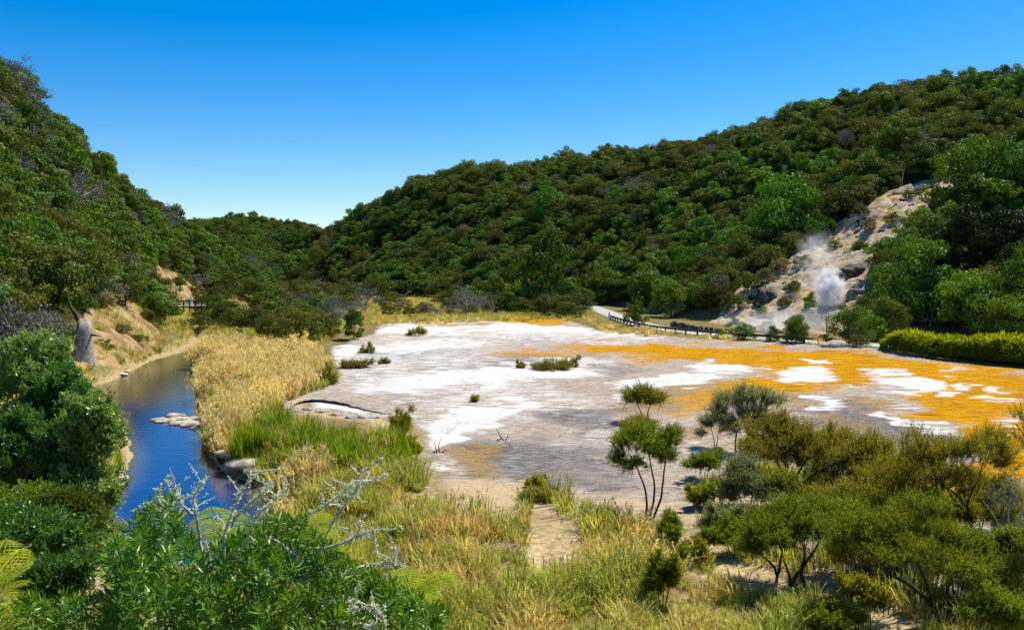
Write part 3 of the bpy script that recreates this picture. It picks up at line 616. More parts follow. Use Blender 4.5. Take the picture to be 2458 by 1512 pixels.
# ------------------------------------------------------------------ shrubs of the valley floor, built one by one
def place_tree(kd, px, py_base, h_px, w_px, label, group=None, name='shrub', cat='shrub', D=None, v=0, parts=True, rz=None, sink=.0):
    """px/py_base where it meets the ground in the photograph, size in photograph pixels"""
    p = hit(px, py_base) if D is None else np.array([(px - CX) / F * D, D, h1((px - CX) / F * D, D)])
    m = p[1] / F; w = w_px * m / 2 / 1.05; hgt = h_px * m
    pr = PROTO[kd][v % len(PROTO[kd])]; z = h1(p[0], p[1]) - sink
    rz = rng.uniform(0, 6.28) if rz is None else rz
    if parts and p[1] < 200:
        o = empty(name, (p[0], p[1], z), rz); link('crown', pr[0], o); link('trunk', pr[1], o)
    else: o = link(name, pr[2], None, (p[0], p[1], z)); o.rotation_euler = (0, 0, rz)
    o.scale = (w, w, hgt / 1.4); return tag(o, label, cat, group)
VAL = [('olive', 600, 800, 60, 90, 'dark olive shrub at the near edge of the scrub left of the reed bed'), ('brown', 655, 815, 65, 95, 'brown-olive shrub low over the back of the reed bed'),
       ('olive', 722, 825, 80, 110, 'large dark rounded shrub behind the right end of the reed bed'), ('olive', 560, 790, 55, 80, 'dark olive shrub on the far stream bank beside the bend'),
       ('brown', 775, 815, 65, 80, 'brown shrub between the reed bed and the white crust'), ('green', 850, 815, 55, 60, 'green shrub at the left corner of the white crust'),
       ('olive', 545, 730, 85, 70, 'dark tree standing right of the boardwalk rail'), ('olive', 610, 738, 80, 75, 'dark olive tree right of the tree by the boardwalk'), ('brown', 700, 742, 60, 80, 'brown shrub right of the golden grass mound'),
       ('grey', 725, 765, 70, 70, 'grey lichened shrub in the middle of the valley scrub'), ('grey', 800, 770, 75, 70, 'pale grey shrub right of centre in the valley scrub'), ('grey', 880, 745, 60, 70, 'grey shrub by the orange grass clearing'),
       ('olive', 760, 745, 60, 80, 'olive shrub behind the grey shrubs of the valley scrub'), ('brown', 830, 735, 55, 80, 'brown shrub at the back of the valley scrub'), ('olive', 905, 722, 55, 90, 'olive shrub left of the orange grass clearing'),
       ('olive', 480, 790, 35, 60, 'low olive bush above the bend of the stream'), ('green', 1195, 735, 60, 70, 'green shrub left of the big feathery tree'), ('olive', 1215, 720, 75, 80, 'olive tree behind the leafless grey shrubs'),
       ('brown', 1060, 705, 45, 80, 'brown shrub at the far end of the orange grass clearing'), ('olive', 960, 712, 45, 90, 'dark shrub behind the orange grass clearing')]
for i, (kd, px, py, hh, ww, lab) in enumerate(VAL): place_tree(kd, px, py, hh, ww, lab, v=i)
place_tree('green', 1305, 738, 150, 150, 'big feathery mid-green tree left of the road bend', name='tree', cat='tree', D=176, v=1)
place_tree('bright', 1250, 738, 70, 70, 'light green shrub under the left side of the big feathery tree', D=172)
place_tree('olive', 1392, 752, 66, 80, 'flat-topped dark tree over the far end of the road', name='tree', cat='tree', D=158, v=0)
place_tree('green', 1530, 790, 50, 52, 'rounded green bush growing through the guard rail', D=121)
for i in range(22):
    px = rng.uniform(470, 860); py = rng.uniform(745, 822) if px > 560 else rng.uniform(745, 785); hh = rng.uniform(34, 60); kd = ('olive', 'brown', 'olive', 'green')[i % 4]; w_ = {'olive': 'dark olive', 'brown': 'brown-olive', 'green': 'mid-green'}[kd]
    place_tree(kd, px, py, hh, hh * rng.uniform(1.2, 1.7), 'low spreading %s bush on the grassy flat behind the reed bed' % w_, 'low %s bushes behind the reed bed' % w_, v=i, parts=False)
for i in range(20):
    px = rng.uniform(850, 1110); py = rng.uniform(728, 766); hh = rng.uniform(14, 34); kd = ('olive', 'brown', 'grey', 'tan')[i % 4]; w_ = {'olive': 'dark olive', 'brown': 'brown-olive', 'grey': 'pale grey', 'tan': 'straw-tan'}[kd]
    place_tree(kd, px, py, hh, hh * rng.uniform(1.3, 2.0), 'low %s bush in the golden grass clearing beyond the crust' % w_, 'low %s bushes in the far clearing' % w_, v=i, parts=False)
# random scrub between the clearing and the hills
scr = []
for _ in range(900):
    D = rng.uniform(135, 330); px = rng.uniform(380, 1400); x = (px - CX) / F * D; Hh = float(hill_raw(np.array([x]), np.array([D]))[0])
    if Hh > 1.2: continue
    gp = project(np.array([x]), np.array([D]), np.array([0.0])); gx_, gy_ = gp[0][0], gp[1][0]
    if in_poly([gx_], [gy_], [(850, 712), (1090, 712), (1120, 775), (850, 775)])[0] or in_poly([gx_], [gy_], [(330, 720), (680, 720), (640, 790), (330, 790)])[0]: continue
    if seg_dist(np.array([x]), np.array([D]), ROAD, False)[0] < 6 or sdf(np.array([x]), np.array([D]), TW)[0] < 3: continue
    if any((x - a) ** 2 + (D - b) ** 2 < 9 for a, b in scr): continue
    scr.append((x, D))
SK = [('olive', 'olive scrub shrub on the valley floor'), ('brown', 'brown scrub shrub on the valley floor'), ('grey', 'grey leafless scrub shrub on the valley floor'), ('green', 'green scrub shrub on the valley floor')]
for i, (x, D) in enumerate(scr[:170]):
    j = int(rng.choice(4, p=[.42, .3, .16, .12])); pr = PROTO[SK[j][0]][i % len(PROTO[SK[j][0]])]; s = rng.uniform(1.6, 3.3)
    o = link('shrub', pr[2], None, (x, D, h1(x, D))); o.scale = (s, s, s * rng.uniform(.7, 1.1)); o.rotation_euler = (0, 0, rng.uniform(0, 6.28)); tag(o, SK[j][1], 'shrub', SK[j][1].replace('shrub', 'shrubs'))

# ------------------------------------------------------------------ broadleaf trees at the foot of the right hill (larger leaves, own crowns)
def broad_tree(seed, px, py_c, r_px, D, label, kd='bright', zs=1.0, flat=.85, base=None, cat='tree', group=None, n=34, L=.085):
    b = hit(px, min(py_c + r_px * .9, 842 if px > 1400 else 2000), 60, 420, 800); D = b[1]; m = D / F; s = r_px * m / .92; g, cl, r = crown_geo(seed, n, 130, L, L * .68, flat, 1.0)
    c = at_d(px, py_c, D); zb = h1(c[0], c[1]); hz = max(.55 * s, (c[2] - zb) / .62)
    o = empty('broadleaf_tree', (c[0], c[1], zb), rng.uniform(0, 6.28)); link('crown', g.mesh('crown', LM[kd]), o); link('trunk', trunk_geo(cl, r, -.2, 6, 14, .05).mesh('trunk', BARKG, True), o)
    o.scale = (s, s, hz); return tag(o, label, cat, group)
BT = [(1885, 520, 78, 138, 'bright', 'large bright green round tree above the left side of the bare scar'), (1760, 600, 48, 133, 'bright', 'bright green tree left of the scar, below the largest bright tree'), (1675, 640, 42, 140, 'bright', 'smaller bright green tree leftmost of the three by the scar'),
      (1950, 560, 30, 138, 'green', 'green tree touching the upper left edge of the bare scar'), (2195, 700, 84, 110, 'green', 'broad mid-green round tree at the right foot of the bare scar'), (2330, 740, 70, 104, 'bright', 'light green shrubby tree between the round tree and the hedge'),
      (2255, 575, 42, 122, 'green', 'green tree on the right edge of the scar above the round tree'), (2350, 450, 80, 122, 'bright', 'bright green tree at the upper right of the scar'), (2440, 440, 80, 124, 'green', 'tall green tree overhanging the dark hollow at right'), (2330, 585, 70, 126, 'shade', 'shade-painted dark tree leftmost in the hollow at right'), (2420, 600, 75, 122, 'shade', 'shade-painted dark tree deepest in the hollow at right, under the tall green tree'), (2470, 650, 60, 116, 'shade', 'shade-painted dark tree at the right edge above the yellow-green bush'),
      (2325, 500, 48, 124, 'green', 'green tree beside the top of the scar'), (2425, 770, 60, 98, 'bright', 'yellow-green bush above the hedge at the right edge'), (2520, 690, 90, 104, 'green', 'green tree beyond the right edge above the hedge'),
      (1610, 720, 45, 143, 'green', 'dull green bush behind the road opposite the guard rail'), (1450, 690, 40, 185, 'green', 'green tree in shade behind the far end of the road'), (1310, 500, 40, 290, 'bright', 'pale green feathery tree halfway up the central hill'), (2130, 775, 45, 100, 'olive', 'olive bush between the scar and the left end of the hedge'), (2040, 790, 40, 98, 'green', 'dark green bush at the foot of the steaming vent'), (1910, 795, 30, 105, 'green', 'low green bush beside the road below the scar')]
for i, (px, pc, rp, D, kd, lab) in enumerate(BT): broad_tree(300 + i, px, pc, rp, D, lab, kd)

# ------------------------------------------------------------------ fine-leaved trees drawn from trunk lines and crown clumps in the photograph
def skeleton(trunks, targets, r, r0, tw=.008):
    nodes = [np.array(p, float) for t in trunks for p in t]; base = {}
    depth = []
    for t in trunks:
        L = 0
        for k, p in enumerate(t): depth.append(L); L += 1
    g = Geo()
    for t in trunks:
        P = spline(np.array(t), max(6, len(t) * 3)); n = len(P); g.tube(P + r.normal(size=P.shape) * .01, np.linspace(r0, r0 * .35, n), 7)
        for p in P[2:]: nodes.append(p); depth.append(5)
    nodes = np.array(nodes); order = np.argsort([np.min(np.linalg.norm(nodes - t, axis=1)) for t in targets])
    NN = list(nodes); RR_ = [r0 * .6] * len(NN)
    for i in order:
        t = targets[i]; A = np.array(NN); v = t - A; d = np.linalg.norm(v, axis=1); pen = d * (1 + .9 * np.maximum(0, -v[:, 2] / (d + 1e-6))); j = int(np.argmin(pen)); s = A[j]; dd = d[j]
        if dd < .02: continue
        m1 = s + (t - s) * .35 + r.normal(size=3) * dd * .08 + np.array([0, 0, -.05 * dd]); m2 = s + (t - s) * .7 + r.normal(size=3) * dd * .07
        ra = min(RR_[j] * .72, max(tw, .02 * dd)); P = np.array([s, m1, m2, t]); g.tube(P, [ra, ra * .75, ra * .55, tw * .5], 4)
        NN += [m1, m2, t]; RR_ += [ra * .75, ra * .55, tw]
    return g
def fine_tree(name, label, base, trunks, blobs_, D, kd='manuka', n_t=160, n_l=90, L=.06, Wd=.018, spread=.22, r0=.06, bark=None, seed=1, cat='tree', group=None, Doff=.35, depth_s=1.0, up=.35):
    """base/trunks/blobs in photograph pixels at distance D; every blob (px,py,rx,ry[,dD])"""
    r = np.random.default_rng(seed); m = D / F
    bp = at_d(base[0], base[1], D); bp[2] = h1(bp[0], bp[1]); org = bp.copy()
    def w(q): 
        dd = q[2] if len(q) > 2 else 0
        return at_d(q[0], q[1], D + dd)
    TR = [[bp - np.array([0, 0, .25]) + (np.array(w(t[0])) - w(base)) * np.array([1, 0, 0])] + [w(q) for q in t[1:]] for t in trunks]
    ar = np.array([b[2] * b[3] for b in blobs_], float); ar /= ar.sum(); tg = []
    for b, a in zip(blobs_, ar):
        k = max(4, int(n_t * 1.2 * a)); d = ball(k, r, .25); dD = b[4] if len(b) > 4 else r.uniform(-Doff, Doff)
        c = w((b[0], b[1], dD)); d[:, 2] = np.where(d[:, 2] < 0, d[:, 2] * .8, d[:, 2]); tg.append(c + d * np.array([b[2] * m, b[2] * m * depth_s, b[3] * m]))
    n_l = int(n_l * 1.8); L = L * 1.1; Wd = Wd * 1.2; spread = spread * 1.3
    tg = np.concatenate(tg); tg[:, 2] = np.maximum(tg[:, 2], bp[2] + .08)
    sk = skeleton(TR, list(tg), r, r0)
    g = Geo(); k = len(tg); ctr = tg.mean(0) - np.array([0, 0, .35 * np.ptp(tg[:, 2]) + .1]); nt_ = max(3, int(n_l / 13)); nl = 13
    sp = spread * 1.5 * (.6 + .8 * r.random(k * nt_)); B0 = np.repeat(tg, nt_, 0)
    dt = unit(np.repeat(unit(tg - ctr), nt_, 0) * .75 + r.normal(size=B0.shape) * .55 + np.array([0, 0, up])); E0 = B0 + dt * sp[:, None]; B0 = B0 - dt * (sp * .35)[:, None]
    M0 = (B0 + E0) / 2 + r.normal(size=B0.shape) * (sp * .09)[:, None]
    sd2 = unit(np.cross(dt, [.4, .8, .45])); tw_ = max(.0022, .00012 * D)
    for a_, b_ in ((B0, M0), (M0, E0)):                          # hair-thin twigs as crossed blades
        for s_ in (sd2, np.cross(dt, sd2)):
            V = np.stack([a_ - s_ * tw_, a_ + s_ * tw_, b_ + s_ * tw_ * .7, b_ - s_ * tw_ * .7], 1); sk.add(V.reshape(-1, 3), np.arange(4 * len(a_)).reshape(-1, 4))
    f = .15 + .88 * r.random(len(B0) * nl); Bq = np.repeat(B0, nl, 0); Mq = np.repeat(M0, nl, 0); Eq = np.repeat(E0, nl, 0); f3 = f[:, None]
    C = (1 - f3) ** 2 * Bq + 2 * f3 * (1 - f3) * Mq + f3 ** 2 * Eq; C = C + r.normal(size=C.shape) * (.07 * spread)
    Dn = unit(np.repeat(dt, nl, 0) * .7 + r.normal(size=C.shape) * .55)
    tint = np.clip(np.repeat(r.random(k), nt_ * nl) * .45 + .25 * f + r.random(len(C)) * .4, 0, 1)
    leaves(g, C, Dn, L * (.6 + .8 * r.random(len(C))), Wd * (.7 + .6 * r.random(len(C))), r, tint)
    e = empty(name, tuple(org)); link('crown', g.mesh('crown', LM[kd], off=org), e); link('trunk', sk.mesh('trunk', bark or BARK, True, off=org), e)
    return tag(e, label, cat, group)
def bush(label, px, py, rx, ry, kd='manuka', D=None, seed=0, n_t=70, n_l=80, name='shrub', L=.07, Wd=.022, cat='shrub', bark=None, group=None, spread=.2, r0=.025):
    if D is None: D = hit(px, py + ry)[1]
    m = D / F; L = max(L, 1.3 * D / 804.0 * .75); Wd = max(Wd, L * .3)
    return fine_tree(name, label, (px, py + ry), [[(px, py + ry), (px + rx * .1, py + ry * .3)], [(px - 2, py + ry), (px - rx * .35, py)], [(px + 2, py + ry), (px + rx * .4, py)]],
                     [(px, py, rx * .8, ry * .85, 0), (px - rx * .35, py + ry * .15, rx * .55, ry * .6), (px + rx * .4, py + ry * .1, rx * .5, ry * .6)] + [(px + rx * a_, py + ry * b_, rx * c_, ry * c_ * 1.1) for a_, b_, c_ in np.random.default_rng(seed + 7).uniform((-1.0, -.9, .18), (1.0, .7, .42), (4, 3))], D, kd, n_t, n_l, L, Wd, spread * max(.5, rx * m), r0, bark, seed + 50, cat, group)
fine_tree('manuka_tree', 'small umbrella-crowned tree standing alone on the pale crust', (1548, 1003), [[(1546, 1003), (1538, 985), (1528, 968)], [(1550, 1003), (1556, 980), (1566, 965)]],
          [(1520, 958, 24, 12), (1562, 962, 26, 12), (1545, 948, 32, 11), (1580, 960, 14, 8), (1510, 950, 12, 7)], 47, 'manuka', 90, 70, .085, .03, .28, .05, seed=11)
bush('low flat olive bush just in front of the small umbrella tree', 1532, 1022, 46, 17, 'manuka', 43, 1, 80, 70)
fine_tree('manuka_tree', 'twin-stemmed small tree with separate tufted crowns beside the sandy path', (1556, 1292), [[(1550, 1292), (1553, 1215), (1552, 1180), (1530, 1125), (1508, 1085)], [(1562, 1292), (1585, 1210), (1592, 1150), (1598, 1095), (1600, 1060)], [(1556, 1292), (1575, 1180), (1560, 1110), (1552, 1070)]],
          [(1502, 1062, 34, 20), (1545, 1050, 45, 20), (1600, 1056, 36, 20), (1490, 1098, 26, 12), (1520, 1110, 40, 14), (1585, 1092, 40, 22), (1560, 1075, 40, 18), (1615, 1045, 22, 12)], 29, 'manukag', 170, 90, .06, .019, .2, .05, seed=12)
fine_tree('manuka_tree', 'grey-green open tree at the top left of the dense thicket', (1770, 1085), [[(1768, 1085), (1764, 1050), (1780, 1010), (1790, 975)], [(1772, 1085), (1800, 1035), (1835, 985)]],
          [(1750, 965, 45, 18), (1785, 952, 40, 20), (1842, 962, 40, 24), (1805, 1000, 50, 26), (1760, 1020, 35, 22), (1725, 985, 25, 20), (1830, 1020, 40, 20)], 39, 'manukas', 150, 80, .075, .022, .26, .05, seed=13)
fine_tree('sapling', 'slender grey-green sapling left of the grey-green open tree', (1718, 1078), [[(1718, 1078), (1712, 1045), (1702, 1015)], [(1718, 1078), (1724, 1040), (1728, 1015)]], [(1700, 1018, 22, 14), (1722, 1008, 18, 14), (1690, 1040, 14, 8), (1735, 1030, 12, 10)], 40, 'manukas', 50, 60, .075, .022, .2, .03, seed=14)
fine_tree('manuka_tree', 'broad brown-olive tree with a forked dark trunk in the middle of the thicket', (1902, 1208), [[(1904, 1208), (1895, 1170), (1885, 1145), (1862, 1105), (1850, 1060)], [(1902, 1208), (1898, 1165), (1930, 1110), (1960, 1080)], [(1900, 1208), (1920, 1160), (1990, 1115), (2060, 1100)]],
          [(1850, 1045, 70, 36), (1905, 1050, 70, 34), (1955, 1085, 70, 36), (1830, 1092, 45, 30), (2000, 1110, 80, 40), (2060, 1110, 70, 38), (1970, 1150, 70, 30), (2040, 1160, 70, 30), (1900, 1100, 60, 30), (2100, 1130, 50, 30), (1880, 1015, 40, 18)], 30, 'manukab', 380, 95, .06, .018, .22, .07, seed=15, Doff=1.0)
fine_tree('manuka_tree', 'grey-green small tree with a pale crown left of the brown-olive tree', (1790, 1250), [[(1788, 1250), (1783, 1215), (1768, 1170)], [(1790, 1250), (1805, 1200), (1808, 1170)]],
          [(1768, 1150, 45, 36), (1806, 1168, 42, 34), (1785, 1120, 35, 22), (1830, 1190, 25, 20), (1750, 1185, 25, 20)], 28, 'manukas', 130, 85, .055, .017, .2, .04, seed=16)
bush('dark green rounded bush between the twin-stemmed tree and the thicket', 1724, 1180, 42, 30, 'manukag', 30, 2, 90, 90)
fine_tree('manuka_tree', 'leaning dark-trunked tree with dark green crown above the sandy hollow', (1893, 1432), [[(1896, 1432), (1900, 1392), (1934, 1352), (1962, 1308), (1985, 1270)], [(1893, 1432), (1898, 1395), (1890, 1365), (1880, 1345)], [(1930, 1432), (1920, 1362), (1938, 1330), (1925, 1300)]],
          [(1858, 1285, 55, 28), (1925, 1262, 65, 30), (1985, 1250, 65, 32), (1815, 1305, 45, 24), (1900, 1232, 70, 24), (1840, 1255, 50, 20), (1960, 1225, 60, 24)], 22.5, 'manukag', 260, 100, .05, .015, .18, .06, seed=17, Doff=.6)
fine_tree('manuka_tree', 'slim straight-trunked tree close beside the leaning dark-trunked tree', (1858, 1432), [[(1858, 1432), (1868, 1375), (1874, 1345), (1880, 1300), (1868, 1275)], [(1862, 1432), (1866, 1370), (1835, 1335), (1812, 1318)]], [(1870, 1272, 40, 22), (1825, 1285, 45, 22), (1795, 1312, 32, 16), (1880, 1300, 30, 16)], 22.8, 'manukag', 110, 100, .05, .015, .17, .05, seed=18, Doff=.4)
fine_tree('manuka_tree', 'large bright olive tree leaning out of the bottom right corner', (2267, 1512), [[(2267, 1512), (2240, 1455), (2190, 1405), (2145, 1382), (2110, 1360), (2070, 1310)], [(2270, 1512), (2282, 1450), (2270, 1410), (2300, 1370), (2340, 1350)], [(2268, 1512), (2235, 1440), (2220, 1380), (2190, 1330)], [(2272, 1512), (2320, 1460), (2390, 1420)]],
          [(2050, 1285, 70, 40), (2115, 1262, 75, 40), (2030, 1325, 60, 34), (2172, 1320, 75, 40), (2240, 1345, 75, 38), (2310, 1372, 70, 36), (2375, 1390, 70, 40), (2170, 1255, 60, 34), (2355, 1440, 60, 40), (2430, 1372, 70, 40), (2445, 1440, 60, 50), (2120, 1340, 60, 24), (2260, 1290, 60, 30), (2210, 1220, 60, 30), (2470, 1300, 60, 40)], 20, 'manukag', 520, 100, .046, .014, .17, .075, seed=19, Doff=1.0)
fine_tree('manuka_tree', 'tall open-branched tree with thin feathery sprays against the orange crust', (2362, 1400), [[(2362, 1400), (2358, 1330), (2345, 1290), (2326, 1238), (2320, 1205), (2345, 1160), (2360, 1110)], [(2362, 1400), (2360, 1335), (2378, 1285), (2400, 1240), (2420, 1180)], [(2355, 1400), (2330, 1245), (2280, 1190), (2250, 1130)], [(2358, 1400), (2322, 1200), (2240, 1150), (2180, 1100)]],
          [(2215, 1095, 55, 34), (2262, 1082, 55, 34), (2322, 1085, 55, 36), (2378, 1065, 50, 40), (2300, 1145, 55, 30), (2255, 1160, 55, 30), (2400, 1105, 45, 36), (2190, 1150, 60, 34), (2150, 1190, 60, 34), (2170, 1235, 55, 28), (2130, 1150, 55, 30), (2080, 1190, 60, 34), (2090, 1235, 60, 30), (2200, 1060, 40, 18), (2420, 1180, 40, 40), (2230, 1210, 60, 30), (2410, 1250, 45, 30)], 24, 'manuka', 430, 85, .052, .015, .2, .05, seed=20, Doff=1.0)
fine_tree('bare_shrub', 'half-bare grey lichened shrub at the right edge between two green trees', (2440, 1420), [[(2440, 1420), (2420, 1330), (2400, 1260), (2360, 1200)], [(2440, 1420), (2445, 1320), (2452, 1230), (2470, 1140)], [(2440, 1420), (2430, 1300), (2415, 1220), (2440, 1160)]],
          [(2400, 1200, 50, 40), (2440, 1170, 45, 40), (2430, 1260, 50, 40), (2380, 1290, 30, 30)], 23, 'manukas', 90, 22, .045, .012, .14, .035, bark=LICH, seed=21, cat='shrub')
fine_tree('manuka_tree', 'twiggy tree tip reaching in from the right edge over the orange crust', (2520, 1200), [[(2520, 1200), (2500, 1080), (2470, 1010)], [(2520, 1200), (2480, 1060), (2440, 1020)]], [(2455, 1000, 25, 20), (2470, 1030, 25, 20), (2440, 1050, 15, 14), (2490, 1060, 40, 40)], 26, 'manukab', 60, 40, .05, .015, .15, .04, seed=22)
BU = [('soft dark green young bush in the dry grass at bottom centre', 1590, 1380, 46, 62, 'manukag', 21), ('slim green young bush above the soft dark bush in the grass', 1606, 1275, 30, 48, 'manukag', 26), ('yellow-green low bush at the foot of the big leaning tree', 2073, 1420, 55, 30, 'manuka', 21.5),
      ('upright brown-green shrub beside the end of the sandy path', 1292, 1175, 22, 36, 'manuka', 33), ('dry-skirted olive shrub left of the sandy path', 1294, 1225, 46, 46, 'manukab', 31), ('olive bush growing at the right edge of the reed bed', 773, 915, 36, 40, 'manuka', 62),
      ('little olive bush on the white crust near its left corner', 880, 845, 20, 20, 'manuka', 85), ('low tawny bush on the crust edge by the reed bed', 852, 880, 32, 13, 'manukab', 73), ('low round bush alone on the pinkish crust', 920, 870, 16, 10, 'manukas', 76), ('upright olive shrub on top of the green reeds', 962, 1020, 30, 42, 'manuka', 44),
      ('tawny bush on the white band far out on the crust', 1003, 797, 24, 10, 'manuka', 108), ('yellow-green bush at the left end of the crust island', 1250, 880, 14, 14, 'manuka', 72), ('spreading tawny bush on the crust island', 1325, 885, 50, 16, 'manuka', 71), ('upright brown bush at the right of the crust island', 1368, 875, 22, 22, 'manukab', 73), ('tiny green tuft alone on the white mound', 1139, 958, 7, 7, 'manuka', 54),
      ('dark olive bush at the bottom of the thicket beside the sandy hollow', 1760, 1290, 55, 34, 'manukag', 25), ('green shrub below the grey-green sapling', 1690, 1110, 40, 24, 'manukag', 34), ('low olive bush at the bottom edge right of the leaning trunk', 1990, 1490, 70, 34, 'manukag', 19), ('olive bush at the end of the reeds by the dark crack', 545 + 440, 1085, 26, 46, 'manuka', 39),
      ('grey twiggy bush on the sandy bank in the bottom right', 2110, 1395, 60, 30, 'manukas', 22.5), ('brown-olive bush under the brown-olive tree', 1960, 1195, 60, 25, 'manukab', 28.5), ('olive bush filling the gap under the feathery sprays', 2230, 1280, 70, 40, 'manuka', 24.5), ('olive bush filling the right edge below the bare shrub', 2400, 1330, 60, 40, 'manukag', 22.5)]
for i, (lab, px, py, rx, ry, kd, D) in enumerate(BU): bush(lab, px, py, rx, ry, kd, D, 30 + i, 34 if rx < 25 else 90, 60 if D > 45 else 90)

SB = [(1795, 705, 55, 60, 'olive'), (1835, 690, 40, 40, 'tan'), (1775, 750, 40, 50, 'olive'), (1905, 705, 35, 40, 'olive'), (1945, 745, 35, 36, 'green'), (1872, 662, 36, 46, 'tan'), (2062, 612, 36, 50, 'olive'), (2085, 560, 30, 40, 'tan'), (2110, 650, 36, 40, 'olive'), (2075, 745, 40, 46, 'olive'), (1748, 738, 36, 44, 'tan'), (1825, 768, 30, 46, 'olive'), (2000, 600, 26, 36, 'tan'), (2135, 540, 26, 36, 'olive'), (1925, 640, 26, 40, 'olive'), (1885, 740, 26, 40, 'tan'), (2175, 480, 24, 36, 'olive'), (1985, 570, 36, 50, 'green'), (2060, 525, 36, 50, 'olive'), (1860, 640, 40, 50, 'olive'), (1820, 660, 50, 60, 'olive')]
for i, (px, py, hh, ww, kd) in enumerate(SB):
    q = hit(px, py, 90, 260, 800); w_ = {'olive': 'dark olive', 'tan': 'straw-coloured', 'green': 'green'}[kd]
    place_tree(kd, px, py, hh, ww, '%s low bush clinging to the bare rocky scar' % w_, '%s low bushes on the scar' % w_, D=q[1], v=i)

for i, (px, py, hh, ww, kd) in enumerate([(205, 748, 40, 60, 'olive'), (255, 742, 36, 56, 'tan'), (335, 742, 45, 60, 'green'), (352, 768, 30, 40, 'olive'), (180, 815, 34, 50, 'tan'), (290, 800, 22, 40, 'tan'), (245, 840, 24, 44, 'green'), (330, 820, 22, 40, 'olive'), (372, 690, 26, 36, 'olive'), (430, 690, 26, 40, 'green'), (470, 712, 24, 40, 'tan'), (395, 648, 30, 40, 'olive')]):
    q = hit(px, py, 60, 260, 800); w_ = {'olive': 'dark olive', 'tan': 'straw-coloured', 'green': 'green'}[kd]
    place_tree(kd, px, py, hh, ww, '%s low bush on the tan earth bank left of the stream' % w_, '%s low bushes on the tan banks' % w_, D=q[1], v=i)
# ------------------------------------------------------------------ grasses and reeds (uncountable)
def tuft(seed, n=34, h=1.0, spread=.22, lean=.5, w=.016, plume=0.0, droop=.35):
    r = np.random.default_rng(seed); g = Geo(); a = r.uniform(0, 6.283, n); q = np.sqrt(r.random(n)) * spread
    B = np.stack([np.cos(a) * q, np.sin(a) * q, np.zeros(n)], -1); a2 = a + r.normal(size=n) * .8; d = np.stack([np.cos(a2), np.sin(a2), np.zeros(n)], -1)
    hh = h * (.55 + .5 * r.random(n)); le = lean * (.2 + r.random(n)); s = np.stack([-d[:, 1], d[:, 0], np.zeros(n)], -1) ; tn = r.random(n)
    ww = w * (.7 + .6 * r.random(n)); pts = []
    for t in (0, .35, .7, 1.0):
        P = B + d * (le * hh * t ** 1.8)[:, None] + np.array([0, 0, 1.0]) * (hh * (t - droop * le * t ** 3))[:, None]
        pts.append((P, ww * (1, .9, .6, .08)[(0, .35, .7, 1.0).index(t)]))
    for (P, w1), (P2, w2) in zip(pts[:-1], pts[1:]):
        V = np.stack([P - s * w1[:, None], P + s * w1[:, None], P2 + s * w2[:, None], P2 - s * w2[:, None]], 1)
        g.add(V.reshape(-1, 3), np.arange(4 * n).reshape(n, 4), np.repeat(tn, 4))
    if plume > 0:
        k = r.random(n) < plume; P = pts[-1][0][k]; m = k.sum(); C = np.repeat(P, 5, 0) - np.array([0, 0, .12 * h]) * r.random((m * 5, 1)); 
        leaves(g, C, unit(r.normal(size=C.shape) * .5 + np.array([0, 0, 1.2])), .12 * h, .035 * h, r, .6 + .4 * r.random(m * 5))
    return g
GP = {}
for nm, mt, par in (('dry', 'dry', dict(h=.62, spread=.26, lean=.75, w=.013, plume=.15)), ('reed', 'reed', dict(h=1.2, spread=.32, lean=.35, w=.022, plume=.6, n=42)), ('greenreed', 'green_reed', dict(h=1.15, spread=.28, lean=.4, w=.018, n=40)), ('mixed', 'mixed', dict(h=.7, spread=.28, lean=.65, w=.015, plume=.1, n=40))):
    c = bpy.data.collections.new('grass_' + nm)
    for v in range(4): c.objects.link(bpy.data.objects.new('tuft_%s_%d' % (nm, v), tuft(500 + v + 10 * len(GP), **par).mesh('grass_tuft', LM[mt])))
    GP[nm] = c
def fill(poly, dens, z0=0.0, keep=None, clump=.0, seed=0):
    W_ = at_z(*np.array(poly, float).T, z0)[:, :2]; lo, hi = W_.min(0), W_.max(0); r = np.random.default_rng(900 + seed)
    n = int(dens * np.prod(hi - lo)); P = r.uniform(lo, hi, (n, 2)); k = inside(P[:, 0], P[:, 1], [tuple(p) for p in W_])
    if clump > 0: k &= (fbm(P[:, 0] / 1.6, P[:, 1] / 1.6, 200 + seed, 3) + clump * (r.random(n) - .5)) > .46
    k &= sdf(P[:, 0], P[:, 1], CHAN) > .25; k &= seg_dist(P[:, 0], P[:, 1], ROAD, False) > 2.4
    P = P[k]; return np.concatenate([P, H(P[:, 0], P[:, 1])[:, None]], 1)
def grass(name, coll, sets, label, smin=.7, smax=1.25, seed=0):
    P = np.concatenate(sets); r = np.random.default_rng(seed + 40); n = len(P); s = r.uniform(smin, smax, n) * (.42 + 3.0 * np.clip(fbm(P[:, 0] / 1.5, P[:, 1] / 1.5, 300 + seed, 3) - .34, 0, .42))
    scatter(name, P - np.array([0, 0, .03]), np.stack([r.normal(size=n) * .08, r.normal(size=n) * .08, r.uniform(0, 6.28, n)], -1), np.stack([s, s, s * r.uniform(.8, 1.2, n)], -1), r.integers(0, 4, n), GP[coll], label)
REEDP = [(456, 850), (520, 842), (645, 845), (765, 862), (795, 905), (700, 965), (630, 1000), (560, 1065), (488, 1060), (488, 1000), (478, 930), (462, 890)]
grass('golden_reeds', 'reed', [fill(REEDP, 4.2, 0, seed=1), fill([(700, 1130), (800, 1140), (820, 1215), (700, 1225), (670, 1180)], 1.5, 0, seed=2)], 'tall golden reeds in a dense bed on the right bank of the stream', .75, 1.1, 1)
